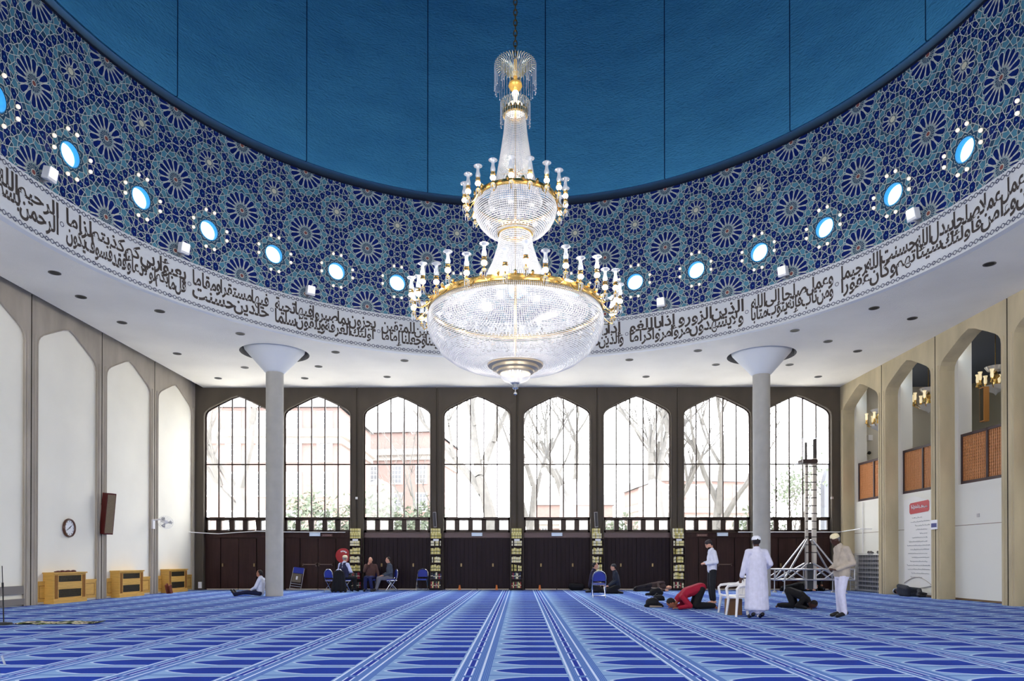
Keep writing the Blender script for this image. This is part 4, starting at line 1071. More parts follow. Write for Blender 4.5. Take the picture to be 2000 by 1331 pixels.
for q in range(18): lamp(2 * PI * (q + .28) / 18, .84, 8.40, 1.02, -.09, 'u')

# ------------------------------------------------------------------ people
def capsule(mb, a, b, ra, rb, n=10, mi=0):
    a, b = Vector(a), Vector(b); d = b - a; L_ = max(d.length, 1e-4); d.normalize()
    pts = []; rs = []
    for t_ in (-1, -.8, -.45, 0): pts.append(a + d * ra * t_); rs.append(max(ra * math.sqrt(max(0, 1 - t_ * t_)), .0012))
    for t_ in (0, .45, .8, 1): pts.append(b + d * rb * t_); rs.append(max(rb * math.sqrt(max(0, 1 - t_ * t_)), .0012))
    mb.tube(pts, rs, n, mi)
def frame(fwd, up):
    f = Vector(fwd).normalized(); u_ = Vector(up); u_ = (u_ - f * u_.dot(f)).normalized(); l = u_.cross(f)
    return f, l, u_
def blob(mb, c, f, l, u_, r, nu=14, nv=10):
    M_ = Matrix((f, l, u_)).transposed().to_4x4(); M_.translation = Vector(c); mb.ball((0, 0, 0), r, nu, nv, 0, M_)
def remesh(o, vox, it=3):
    m_ = o.modifiers.new('r', 'REMESH'); m_.mode = 'VOXEL'; m_.voxel_size = vox; m_.use_smooth_shade = True
    s = o.modifiers.new('s', 'SMOOTH'); s.factor = .5; s.iterations = it
    return o
SK = {'dark': C8(70, 42, 32), 'mid': C8(176, 120, 92), 'light': C8(214, 160, 134), 'tan': C8(150, 92, 66)}
def V3(*a): return Vector(a)
STAND = dict(pel=(0, 0, .95), che=(0, 0, 1.27), nek=(.0, 0, 1.47), hed=(-.03, 0, 1.63), hd=(-1, 0, -.05), sL=(0, -.18, 1.41), sR=(0, .18, 1.41), eL=(.03, -.24, 1.13), eR=(.03, .24, 1.13), wL=(-.05, -.25, .88), wR=(-.05, .25, .88), hL=(0, 0, -1), hR=(0, 0, -1), pL=(0, -.09, .92), pR=(0, .09, .92), kL=(-.02, -.10, .50), kR=(-.02, .10, .50), aL=(.03, -.10, .085), aR=(.03, .10, .085), tL=(-.14, -.12, .035), tR=(-.14, .12, .035))
SEAT = dict(STAND, pel=(0, 0, .54), che=(-.02, 0, .87), nek=(-.03, 0, 1.06), hed=(-.07, 0, 1.21), sL=(-.01, -.19, 1.0), sR=(-.01, .19, 1.0), eL=(.0, -.25, .74), eR=(.0, .25, .74), wL=(-.27, -.16, .62), wR=(-.27, .16, .62), hL=(-1, .2, -.2), hR=(-1, -.2, -.2), pL=(0, -.1, .52), pR=(0, .1, .52), kL=(-.43, -.13, .51), kR=(-.43, .13, .51), aL=(-.42, -.13, .09), aR=(-.42, .13, .09), tL=(-.58, -.14, .035), tR=(-.58, .14, .035))
KNEEL = dict(STAND, pel=(.06, 0, .27), che=(.0, 0, .60), nek=(-.03, 0, .78), hed=(-.08, 0, .92), sL=(-.01, -.18, .72), sR=(-.01, .18, .72), eL=(.0, -.24, .46), eR=(.0, .24, .46), wL=(-.26, -.14, .27), wR=(-.26, .14, .27), hL=(-1, .3, -.2), hR=(-1, -.3, -.2), pL=(.06, -.1, .24), pR=(.06, .1, .24), kL=(-.36, -.16, .08), kR=(-.36, .16, .08), aL=(.06, -.12, .06), aR=(.06, .12, .06), tL=(.22, -.11, .035), tR=(.22, .11, .035))
BOW = dict(STAND, pel=(.22, 0, .47), che=(-.06, 0, .37), nek=(-.27, 0, .22), hed=(-.40, 0, .125), hd=(-.35, 0, -.93), up=(-.93, 0, .35), sL=(-.20, -.18, .27), sR=(-.20, .18, .27), eL=(-.06, -.27, .08), eR=(-.06, .27, .08), wL=(-.30, -.21, .035), wR=(-.30, .21, .035), hL=(-1, 0, 0), hR=(-1, 0, 0), pL=(.22, -.1, .44), pR=(.22, .1, .44), kL=(.10, -.12, .08), kR=(.10, .12, .08), aL=(.50, -.10, .08), aR=(.50, .10, .08), tL=(.56, -.10, .03), tR=(.56, .10, .03))
LEGS = dict(STAND, pel=(0, 0, .13), che=(.01, 0, .44), nek=(.0, 0, .62), hed=(-.045, 0, .76), hd=(-1, 0, .12), sL=(.02, -.18, .56), sR=(.02, .18, .56), eL=(-.08, -.25, .31), eR=(-.08, .25, .31), wL=(-.28, -.12, .21), wR=(-.28, .12, .21), hL=(-1, .3, -.3), hR=(-1, -.3, -.3), pL=(0, -.1, .11), pR=(0, .1, .11), kL=(-.45, -.10, .13), kR=(-.45, .10, .13), aL=(-.86, -.09, .07), aR=(-.86, .09, .07), tL=(-.95, -.12, .20), tR=(-.95, .12, .20))
LIE = dict(STAND, pel=(0, 0, .16), che=(.32, 0, .19), nek=(.52, 0, .18), hed=(.66, -.03, .15), hd=(0, -1, .15), up=(1, 0, 0), sL=(.45, 0, .09), sR=(.45, .02, .34), eL=(.25, -.22, .07), eR=(.22, -.14, .30), wL=(.45, -.34, .05), wR=(.22, -.34, .14), hL=(1, 0, 0), hR=(.3, -1, -.3), pL=(0, 0, .10), pR=(0, .02, .24), kL=(-.30, -.22, .09), kR=(-.28, -.26, .22), aL=(-.66, -.06, .06), aR=(-.64, -.10, .14), tL=(-.72, -.20, .05), tR=(-.70, -.24, .12))
def person(label, loc, rz, J, skin, top, bottom, shoes=None, hair=C8(28, 22, 20), cap=None, beard=None, scale=1, robe=None, sleeves=1.0, belly=.0, coat=0, shirt2=None, collar=None, group=None, vest=None, short=0):
    J = {k: Vector(v_) for k, v_ in J.items()}
    root = thing('person', label, 'person', loc, rz, group); root.scale = (scale,) * 3
    lat = (J['sR'] - J['sL']).normalized()
    skm = mat('skin_%d' % int(skin[0] * 1000), skin, .5, noise=(30, .05))
    f, l, u_ = frame(J['hd'], J.get('up', (0, 0, 1)))
    h = J['hed']; mb = MB()
    blob(mb, h + u_ * .015, f, l, u_, (.097, .076, .112)); blob(mb, h + f * .025 - u_ * .055, f, l, u_, (.064, .054, .062)); blob(mb, h + f * .092 - u_ * .008, f, l, u_, (.020, .014, .026), 8, 6)
    blob(mb, h + f * .082 - u_ * .052, f, l, u_, (.014, .026, .012), 8, 6)
    for s_ in (-1, 1): blob(mb, h + l * s_ * .078 - f * .01, f, l, u_, (.018, .010, .030), 8, 6); blob(mb, h + f * .078 + l * s_ * .032 + u_ * .036, f, l, u_, (.012, .022, .008), 8, 6)
    capsule(mb, J['nek'] - (J['hed'] - J['nek']) * .2, h - u_ * .06 - f * .015, .056, .052)
    capsule(mb, J['pel'], J['che'], .09, .095); capsule(mb, J['sL'], J['sR'], .055, .055); capsule(mb, J['che'], J['nek'], .085, .05)
    capsule(mb, J['pL'], J['pR'], .085, .085)
    for S in 'LR':
        s, e, w, hh = J['s' + S], J['e' + S], J['w' + S], J['h' + S].normalized()
        capsule(mb, s, e, .048, .038); capsule(mb, e, w, .038, .026)
        capsule(mb, J['p' + S], J['k' + S], .078, .052); capsule(mb, J['k' + S], J['a' + S], .052, .034)
        an_, to = J['a' + S], J['t' + S]; ax = (to - an_).normalized()
        capsule(mb, an_ - ax * .03 + V3(0, 0, -.02) * 0, to, .036, .028)
        # palm, four unequal curled fingers and a thumb
        side = hh.cross(lat.cross(hh)).normalized() if abs(hh.dot(lat)) < .95 else V3(0, 0, 1)
        side = lat - hh * lat.dot(hh); side = side.normalized() if side.length > .1 else V3(0, 0, 1)
        nrm = hh.cross(side); pc = w + hh * .045
        if nrm.z > 0: nrm = -nrm
        blob(mb, pc, hh, side, hh.cross(side), (.050, .038, .017), 10, 6)
        for q, ln in enumerate((.060, .072, .068, .052)):
            p0 = pc + hh * .038 + side * (q - 1.5) * .0185; p1 = p0 + hh * ln * .55 + nrm * .010; p2 = p1 + hh * ln * .32 + nrm * .022
            capsule(mb, p0, p1, .0088, .0080, 6); capsule(mb, p1, p2, .0080, .0068, 6)
        sg = -1 if S == 'R' else 1
        p0 = pc - hh * .012 + side * sg * .034; p1 = p0 + side * sg * .022 + hh * .030 + nrm * .008; p2 = p1 + hh * .028 + nrm * .006
        capsule(mb, p0, p1, .011, .0098, 6); capsule(mb, p1, p2, .0098, .008, 6)
    remesh(mb.build('body', skm, root), .0085, 2)
    mb = MB()
    for s_ in (-1, 1): blob(mb, h + f * .083 + l * s_ * .031 + u_ * .018, f, l, u_, (.010, .013, .008), 8, 6)
    mb.build('eyes', mat('eye', C8(40, 30, 28), .3), root)
    if hair:
        mb = MB(); blob(mb, h - f * .018 + u_ * .030, f, l, u_, (.094, .083, .105)); hm = mb.build('hair', mat('hair_%d' % int(hair[0] * 1e4), hair, .8), root)
        # cut the hairline: keep only what is above or behind the face
        me = hm.data; bm = bmesh.new(); bm.from_mesh(me)
        bad = [v_ for v_ in bm.verts if ((v_.co - h).dot(f) > .035 and (v_.co - h).dot(u_) < .062) or (v_.co - h).dot(u_) < -.055]
        bmesh.ops.delete(bm, geom=bad, context='VERTS'); bm.to_mesh(me); bm.free()
        hm.modifiers.new('s', 'SOLIDIFY').thickness = .008
    if beard:
        mb = MB(); blob(mb, h + f * .038 - u_ * .075, f, l, u_, (.058, .060, .052)); mb.build('beard', mat('beard_%d' % int(beard[0] * 1e4), beard, .9), root)
    if cap:
        mb = MB(); M_ = Matrix((f, l, u_)).transposed().to_4x4(); M_.translation = h - f * .012 + u_ * .055
        mb.lathe([(0, .074), (.045, .070), (.074, .053), (.088, .02), (.091, -.010), (.087, -.012)], 20, M=M_); cm = mb.build('cap', mat('cap_%d%d' % (int(cap[0] * 1e3), int(cap[2] * 1e3)), cap, .8, noise=(60, .15)), root); cm.modifiers.new('s', 'SOLIDIFY').thickness = .006
    tm = mat('cloth_%d_%d_%d' % tuple(int(q * 999) for q in top[:3]), top, .85, noise=(12, .08), bump=(14, .35))
    bmat = mat('cloth_%d_%d_%d' % tuple(int(q * 999) for q in bottom[:3]), bottom, .85, noise=(12, .08), bump=(14, .35))
    mb = MB()
    if robe is None:
        hip = J['pel'] - (J['che'] - J['pel']).normalized() * (.02 + coat)
        for s_ in (-1, -.33, .33, 1):
            capsule(mb, hip + lat * s_ * .075, J['che'] + lat * s_ * .10, .108 + belly * .5, .112)
            capsule(mb, J['che'] + lat * s_ * .10, (J['sL'] + J['sR']) / 2 + lat * s_ * .12, .108, .075)
        if belly: 
            fb = lat.cross(V3(0, 0, 1)); fb = fb if fb.x < 0 else -fb
            mb.ball(tuple(J['pel'] + (J['che'] - J['pel']) * .35 + fb * belly), (.13, .15, .17))
    else:
        for z0, z1, rx0, rx1 in robe:
            for q in range(24):
                a = 2 * PI * q / 24; w_ = .05 + .006 * (q % 3); capsule(mb, (math.cos(a) * rx0 * .55, math.sin(a) * (rx0 - .05), z0), (math.cos(a) * rx1 * .55, math.sin(a) * (rx1 - .05), z1), w_, .055, 8)
            capsule(mb, (0, 0, z0), (0, 0, z1), min(rx0 * .6, .16), min(rx1 * .6, .16))
        capsule(mb, J['sL'], J['sR'], .075, .075)
    capsule(mb, J['che'], J['nek'], .118, .082)
    capsule(mb, (J['sL'] + J['sR']) / 2, J['nek'] + (J['hed'] - J['nek']) * .1, .085, .066)
    for S in 'LR':
        s, e, w = J['s' + S], J['e' + S], J['w' + S]
        capsule(mb, s, e, .070, .060)
        if sleeves > .5: capsule(mb, e, e + (w - e) * (.93 if sleeves == 1 else .3), .058, .043 if robe is None else .055)
    remesh(mb.build('robe' if robe else 'jacket' if coat > .03 else 'shirt', tm, root), .013, 4)
    if vest:
        mb = MB()
        for s_ in (-1, -.33, .33, 1):
            capsule(mb, J['pel'] + lat * s_ * .08, J['che'] + lat * s_ * .105, .118, .122); capsule(mb, J['che'] + lat * s_ * .105, (J['sL'] + J['sR']) / 2 + lat * s_ * .10, .118, .085)
        remesh(mb.build('waistcoat', mat('waistcoat_cloth', vest, .85), root), .013, 4)
    if collar:
        mb = MB(); capsule(mb, J['nek'] + (J['nek'] - J['hed']) * .12, J['nek'] + (J['hed'] - J['nek']) * .16, .068, .061); mb.build('collar', mat('collar_%d' % int(collar[0] * 999), collar, .8), root)
    mb = MB()
    for s_ in (-1, 0, 1): capsule(mb, J['pL'] + (J['pR'] - J['pL']) * (s_ + 1) / 2, J['pel'] + lat * s_ * .07 + (J['che'] - J['pel']) * .15, .102, .098)
    for S in 'LR':
        capsule(mb, J['p' + S], J['k' + S], .100, .078); capsule(mb, J['k' + S], J['k' + S] + (J['a' + S] - J['k' + S]) * (.97 - short), .076, .062)
    if shirt2: pass
    remesh(mb.build('trousers', bmat, root), .013, 4)
    if shirt2:
        mb = MB()
        for s_ in (-1, -.3, .3, 1): capsule(mb, J['pel'] + lat * s_ * .075 - V3(0, 0, .10), J['pel'] + lat * s_ * .075 + V3(0, 0, .1), .112, .108)
        remesh(mb.build('shirt_tail', mat('tail_white', shirt2, .85), root), .013, 4)
    if shoes:
        for S in 'LR':
            an_, to = J['a' + S], J['t' + S]; ax = (to - an_).normalized(); mb = MB()
            capsule(mb, an_ - ax * .035, to + ax * .005, .050, .038); capsule(mb, an_, an_ + V3(0, 0, .02), .047, .044)
            remesh(mb.build('shoe', mat('shoe_%d' % int(shoes[0] * 999), shoes, .5), root), .01, 3)
    return root
WH = C8(214, 218, 236); BK = C8(22, 23, 32)
person('man in white shirt and dark trousers sitting on the carpet against the left column', (-8.74, 24.1, 0), 0, LEGS, SK['mid'], WH, C8(22, 28, 62), C8(14, 14, 20), hair=C8(36, 28, 26))
person('bearded man in white shirt and black trousers standing in prayer before the right doors', (5.27, 19.25, 0), 0,
       dict(STAND, hed=(-.075, 0, 1.61), hd=(-.85, 0, -.5), nek=(-.02, 0, 1.47), eL=(.05, -.25, 1.15), eR=(.04, .24, 1.15), wL=(-.19, -.12, 1.10), wR=(-.20, .06, 1.12), hL=(-.6, .8, 0), hR=(-.6, -.8, 0)), SK['light'], WH, C8(26, 28, 34), None, hair=C8(24, 18, 18), beard=C8(26, 18, 16), cap=C8(52, 46, 50), short=.17, scale=1.02)
person('man in red sweater and black trousers bowed down with his forehead on the carpet', (4.33, 17.85, 0), 0, dict(BOW), SK['tan'], C8(150, 14, 46), C8(14, 14, 18), None, collar=C8(230, 230, 240), scale=1.13)
person('man in long white robe and white cap seen from behind beside the plastic chairs', (5.03, 14.98, 0), -PI / 2,
       dict(STAND, eL=(.0, -.26, 1.14), wL=(-.02, -.31, .89), hL=(-.1, -.3, -1), eR=(.02, .29, 1.16), wR=(-.16, .27, 1.08), hR=(-1, 0, 0)), SK['dark'], C8(206, 206, 226), C8(120, 130, 176), C8(20, 18, 24), hair=C8(30, 26, 30), cap=C8(226, 228, 238),
       robe=[(.22, .55, .25, .235), (.55, .95, .235, .215), (.95, 1.25, .215, .19), (1.25, 1.40, .17, .12)], scale=.99)
person('man in beige jacket, white trousers and cream cap standing at the right, head bowed', (6.98, 15.33, 0), .12,
       dict(STAND, nek=(-.06, 0, 1.47), che=(0, 0, 1.27), hed=(-.14, 0, 1.60), hd=(-.92, 0, -.4), eL=(.10, -.25, 1.12), eR=(.08, .25, 1.12), wL=(-.19, -.12, .98), wR=(-.20, .10, 1.0), hL=(-.3, .9, 0), hR=(-.3, -.9, 0), kL=(-.06, -.09, .5), kR=(0, .1, .5), aL=(.0, -.10, .085), aR=(.02, .10, .085), tL=(-.17, -.12, .035), tR=(-.15, .12, .035)), SK['dark'], C8(178, 166, 152), C8(208, 208, 230), C8(16, 14, 16), hair=C8(120, 118, 120), cap=C8(232, 218, 180), coat=.04, belly=.03, shirt2=C8(224, 224, 240), collar=C8(180, 190, 210), scale=1.04)
person('dark-clothed man crouched low in prayer on the carpet left of the man in beige', (7.12, 18.05, 0), PI - .7, BOW, SK['dark'], C8(18, 16, 20), C8(14, 14, 22), None, scale=.92)
person('man in dark waistcoat, white sleeves and cream cap on a chair by the hose reel', (-6.62, 27.05, 0), rad(-122), dict(SEAT, wR=(-.34, .06, .72), eR=(-.08, .26, .76), wL=(-.34, -.05, .70)), SK['light'], C8(200, 206, 236), C8(20, 20, 26), C8(20, 20, 24), hair=C8(140, 130, 130), cap=C8(232, 222, 190), vest=C8(44, 46, 76), scale=1.05)
person('bald man in brown jacket seated with one hand raised to his chin', (-5.76, 27.9, 0), rad(90), dict(SEAT, eR=(-.16, .22, .78), wR=(-.20, .06, 1.04), hR=(-.2, -.3, .9), eL=(.0, -.27, .74), wL=(-.08, -.33, .50), hL=(-.2, 0, -1), kL=(-.42, -.05, .53), kR=(-.42, .12, .53)), SK['light'], C8(86, 60, 56), C8(28, 34, 84), C8(22, 22, 40), hair=None)
person('man in grey suit seated on a folding chair turned toward his companion', (-4.98, 27.75, 0), rad(22), dict(SEAT, aL=(-.55, -.10, .09), aR=(-.50, .12, .09), tL=(-.7, -.1, .035), tR=(-.66, .12, .035)), SK['light'], C8(70, 78, 92), C8(112, 112, 122), C8(20, 20, 26), hair=C8(36, 30, 32), coat=.05, collar=C8(90, 100, 170))
person('man in dark suit and flat cap sitting on the carpet right of the blue chair', (3.60, 25.9, 0), 0, KNEEL, SK['light'], C8(34, 40, 56), C8(20, 20, 28), C8(16, 16, 20), hair=C8(44, 40, 40), cap=C8(58, 60, 66), collar=C8(190, 194, 206), scale=1.03)
person('man in dark clothes sitting behind the blue folding chair, facing his companion', (2.86, 26.7, 0), PI - .2, KNEEL, SK['light'], C8(40, 34, 60), C8(26, 24, 34), C8(16, 16, 20), hair=C8(30, 22, 24), scale=1.08)
person('man in dark coat and jeans lying asleep in the niche under the banner', (13.12, 23.95, 0), PI / 2, LIE, SK['mid'], C8(36, 40, 52), C8(34, 38, 48), C8(18, 18, 22), hair=C8(24, 22, 26), cap=C8(170, 190, 226), coat=.06)
person('person in dark brown clothes lying near the wall left of the fifth bookcase', (5.25, 27.7, 0), 0, LIE, SK['light'], C8(66, 50, 50), C8(40, 34, 38), C8(16, 16, 20), hair=C8(110, 60, 50))
person('person in black lying on the carpet behind the aluminium mast', (11.0, 27.9, 0), 0, LIE, SK['light'], C8(30, 30, 34), C8(26, 28, 30), C8(16, 16, 20), hair=C8(120, 50, 46))
person('seated person in dark clothes half hidden behind the mast and the beige man', (11.85, 28.15, 0), PI / 2, KNEEL, SK['tan'], C8(28, 24, 26), C8(22, 22, 26), None, hair=C8(24, 20, 20), scale=.92)

for n_, x in enumerate((-2.34, -.83, .93)):
    o = thing('door_wedge', 'small orange wooden door stop at the foot of the panelling, %s from the left' % ORD[n_ + 1], 'door stop', (x, FY + .02, 0), 0, 'orange door stops')
    mb = MB(); mb.add([(-.05, -.06, 0), (.05, -.06, 0), (.05, .08, 0), (-.05, .08, 0), (-.03, .0, .2), (.03, .0, .2)], [(3, 2, 1, 0), (0, 1, 5, 4), (1, 2, 5), (2, 3, 4, 5), (3, 0, 4)]); mb.build('wedge', mat('orange_wood', C8(216, 120, 50), .5), o, smooth=False)

# ------------------------------------------------------------------ chairs
def fold_chair(label, loc, rz, group=None, tiltx=0):
    """seat faces local -y"""
    o = thing('folding_chair', label, 'chair', loc, rz, group)
    mb = MB(); mb.box((0, -.02, .445), (.39, .38, .045)); mb.build('seat', bluefab, o, smooth=False)
    mb = MB(); mb.tube([(-.20, -.20, .42), (.20, -.20, .42), (.20, .18, .42), (-.20, .18, .42)], .012, 6, closed=True); mb.build('seat_frame', chrome, o)
    mb = MB(); pts = [(-.19, .19, .54)] + [(.19 * math.cos(PI - t_ * PI / 10), .215, .68 + .16 * math.sin(t_ * PI / 10)) for t_ in range(11)] + [(.19, .19, .54)]
    mb.sheet([[(p[0], p[2]) for p in pts]], lambda a, z: (a, .19 + (z - .54) * .1, z)); b = mb.build('backrest', bluefab, o, smooth=False); b.modifiers.new('s', 'SOLIDIFY').thickness = .035
    mb = MB(); mb.tube([(-.225, -.18, 0), (-.215, .18, .52)] + [(.215 * math.cos(PI - t_ * PI / 10), .215, .68 + .19 * math.sin(t_ * PI / 10)) for t_ in range(11)] + [(.215, .18, .52), (.225, -.18, 0)], .0135, 8); mb.build('back_frame', chrome, o)
    for s_ in (-1, 1): mb = MB(); mb.tube([(s_ * .19, -.14, .41), (s_ * .20, .24, 0)], .0125, 8); mb.build('leg', chrome, o)
    for q in ([(-.2, .20, .06), (.2, .20, .06)], [(-.22, -.15, .05), (.22, -.15, .05)]): mb = MB(); mb.tube(q, .009, 6); mb.build('stretcher', chrome, o)
    return o
fold_chair('royal blue folding chair with chrome frame standing alone in front of two seated men', (2.66, 23.2, 0), PI, 'blue folding chairs')
fold_chair('blue folding chair against the panelling left of the second bookcase', (-3.82, 28.55, 0), 0, 'blue folding chairs')
fold_chair('folding chair under the man in the grey suit', (-4.93, 27.75, 0), rad(22 - 90), 'blue folding chairs')
fold_chair('folding chair under the man in the brown jacket', (-5.76, 27.95, 0), 0, 'blue folding chairs')
fold_chair('folding chair under the man in the cream cap', (-6.64, 27.02, 0), rad(-122 - 90), 'blue folding chairs')
fold_chair('empty dark folding chair left of the man in the cream cap', (-7.12, 27.3, 0), rad(150), 'blue folding chairs')
o = thing('draped_coat', 'long black coat hanging over the chair back of the man in the cream cap', 'coat', (-6.72, 26.72, 0), rad(-20))
mb = MB()
for q in range(7): x = -.24 + q * .08; capsule(mb, (x * 1.15, -.03 + .04 * math.sin(q * 2.3), .06 + .03 * (q % 2)), (x * .72, 0, .80 - .9 * x * x), .06, .05)
remesh(mb.build('cloth', blackcloth, o), .016, 3)
# folded chair leaning with a tan seat underside
o = thing('folded_chair', 'folded blue chair leaning on the panelling right of the left column', 'chair', (-8.98, 28.62, 0)); rt = Matrix.Rotation(rad(-12), 4, 'X') @ Matrix.Rotation(rad(7), 4, 'Y')
mb = MB(); mb.box((0, 0, .82), (.42, .03, .24), M=rt); mb.build('backrest', bluefab, o, smooth=False)
mb = MB(); mb.box((0, -.03, .50), (.36, .03, .36), M=rt); mb.build('seat', mat('tan_underside', C8(110, 100, 86), .7), o, smooth=False)
mb = MB(); mb.box((0, -.05, .50), (.07, .006, .14), M=rt); mb.build('sticker', white, o, smooth=False)
for s_ in (-1, 1): mb = MB(); mb.tube([(s_ * .23, 0, .0), (s_ * .22, 0, .92)], .013, 6, M=rt); mb.build('leg', steel, o)
for z in (.06, .16, .26): mb = MB(); mb.tube([(-.21, -.01, z), (.21, -.01, z)], .012, 6, M=rt); mb.build('stretcher', steel, o)
def plastic_chair(label, loc, rz):
    o = thing('plastic_armchair', label, 'chair', loc, rz, 'white plastic armchairs')
    mb = MB(); mb.sheet([[(-.22, -.22), (.22, -.22), (.20, .2), (-.20, .2)]], lambda a, b: (a, b, .43 - .015 * math.cos(a * 6))); s = mb.build('seat', wplastic, o, smooth=False); s.modifiers.new('s', 'SOLIDIFY').thickness = .03
    for sx_ in (-1, 1):
        for sy_ in (-1, 1):
            mb = MB(); mb.tube([(sx_ * .21, sy_ * .20, .44), (sx_ * .25, sy_ * .25, 0)], [.034, .024], 8); mb.build('leg', wplastic, o)
        mb = MB(); mb.tube([(sx_ * .24, -.22, .42), (sx_ * .27, -.24, .60), (sx_ * .27, -.19, .65), (sx_ * .27, .0, .67), (sx_ * .26, .18, .68), (sx_ * .22, .24, .72)], [.028, .026, .03, .032, .03, .026], 8); mb.build('armrest', wplastic, o)
    mb = MB()
    for q in range(5): x = -.16 + q * .08; mb.tube([(x, .20, .43), (x * 1.05, .27, .80)], .018, 6)
    mb.tube([(-.21, .2, .44), (-.22, .26, .70), (-.17, .285, .82), (0, .29, .85), (.17, .285, .82), (.22, .26, .70), (.21, .2, .44)], .024, 8); mb.build('backrest', wplastic, o)
    return o
plastic_chair('white plastic armchair nearest the camera, left of the man in the robe', (4.92, 15.62, 0), rad(-82))
plastic_chair('white plastic armchair just behind the nearer one, left of the man in the robe', (4.95, 16.35, 0), rad(-86))
o = thing('cardboard_box', 'brown cardboard box under the white plastic armchairs', 'box', (4.84, 15.97, 0), .1); mb = MB(); mb.box((0, 0, .18), (.30, .26, .36)); mb.build('carton', mat('brown_cardboard', C8(126, 92, 62), .8), o, smooth=False)
mb = MB(); mb.box((0, 0, .362), (.31, .05, .006)); mb.build('tape', mat('tan_tape', C8(160, 130, 90), .4), o, smooth=False)

# ------------------------------------------------------------------ bags and heaps of clothes
def bag(label, loc, parts, hem=None, name='bag'):
    o = thing(name, label, 'bag', loc); mb = MB()
    for (a, b, ra, rb) in parts: capsule(mb, a, b, ra, rb)
    remesh(mb.build('body', blackcloth, o), .014, 3)
    if hem: mb = MB(); [capsule(mb, *h_) for h_ in hem]; mb.build('pale_lining', mat('beige_lining', C8(150, 136, 124), .9), o)
    mb = MB(); mb.tube([(-.1, 0, parts[0][1][2] + .04), (-.02, -.03, parts[0][1][2] + parts[0][3] + .05), (.08, 0, parts[0][1][2] + .04)], .012, 6); mb.build('strap', black, o)
    return o
bag('black rucksack farthest of three, below the lying person', (4.70, 24.3, 0), [((-.05, 0, .12), (.12, 0, .16), .12, .13), ((-.28, 0, .05), (.1, 0, .07), .045, .07), ((.0, 0, .08), (.22, 0, .10), .08, .09)], [((-.1, -.02, .27), (.2, -.04, .24), .02, .02)])
bag('small black bag in the middle of three on the carpet', (4.22, 21.4, 0), [((-.05, 0, .08), (.1, 0, .09), .08, .09), ((-.2, 0, .03), (.2, 0, .035), .03, .035), ((.0, 0, .07), (.15, 0, .08), .06, .07)])
bag('rounded black bag nearest the bowing man', (3.52, 18.45, 0), [((-.08, 0, .12), (.02, 0, .13), .12, .13), ((-.2, 0, .04), (.25, 0, .03), .04, .03), ((.05, 0, .08), (.2, 0, .06), .08, .05)], [((-.1, -.14, .03), (.18, -.14, .025), .025, .02)])
bag('black bag by the dark panelling left of the blue chair', (2.40, 28.55, 0), [((-.2, 0, .15), (.2, 0, .15), .14, .13), ((-.18, 0, .1), (.18, 0, .08), .1, .08)])

# ------------------------------------------------------------------ aluminium lifting mast
o = thing('lifting_mast', 'tall aluminium mast lift with truss base and small basket before the right window', 'lift', (10.85, 26.4, 0))
def tb(name, segs, r=.022, m=steel):
    mb = MB()
    for a, b in segs: mb.tube([a, b], r, 8)
    return mb.build(name, m, o)
zl, zh = .50, .88
x0, x1 = -1.45, 1.45
for yy in (-.5, .5):
    tb('truss_rail', [((x0, yy, zh), (x1, yy, zh)), ((x0, yy, zl), (x1, yy, zl)), ((x0, yy, zl), (x0, yy, zh)), ((x1, yy, zl), (x1, yy, zh)), ((0, yy, zl), (0, yy, zh))], .027)
    tb('truss_brace', [((x0, yy, zl), (x0 + .6, yy, zh)), ((x0 + .6, yy, zh), (x0 + 1.15, yy, zl)), ((x1, yy, zl), (x1 - .6, yy, zh)), ((x1 - .6, yy, zh), (x1 - 1.15, yy, zl))], .022)
tb('cross_rail', [((x, -.5, z), (x, .5, z)) for x in (x0, 0, x1) for z in (zl, zh)], .02)
for sx_ in (-1, 1):
    for sy_ in (-.5, .5):
        tb('outrigger', [((sx_ * 1.15, sy_, zl - .05), (sx_ * .10, sy_ * .2, 1.98)), ((sx_ * 1.0, sy_, zl), (sx_ * .1, sy_ * .3, 1.1))], .034)
        mb = MB(); mb.cyl((sx_ * 1.10, sy_, .10), (sx_ * 1.10, sy_, zl + .38), .024); mb.cyl((sx_ * 1.10, sy_, 0), (sx_ * 1.10, sy_, .05), .09, .07); mb.cyl((sx_ * 1.10, sy_, .05), (sx_ * 1.10, sy_, .12), .03); mb.build('foot', steel, o)
mb = MB(); mb.bx(-.13, -.05, -.07, .07, .15, 4.85); mb.build('mast_section', mat('dull_aluminium', C8(196, 190, 182), .4, .6), o, smooth=False)
mb = MB(); mb.bx(.13, .25, -.08, .08, .15, 5.0); mb.build('mast_section', mat('pale_aluminium', C8(214, 208, 200), .4, .6), o, smooth=False)
mb = MB()
for q in range(12): z = 1.5 + q * .29; mb.cyl((-.16, -.09, z), (.28, -.09, z), .014, n=6)
mb.build('rungs', black, o)
mb = MB(); mb.bx(-.1, .1, -.12, .12, .15, 1.1); mb.build('winch', mat('dark_winch', C8(60, 62, 66), .5), o, smooth=False)
mb = MB(); mb.bx(-.36, .18, -.35, .1, 4.78, 4.93); mb.build('basket_floor', mat('brown_box', C8(66, 50, 46), .6), o, smooth=False)
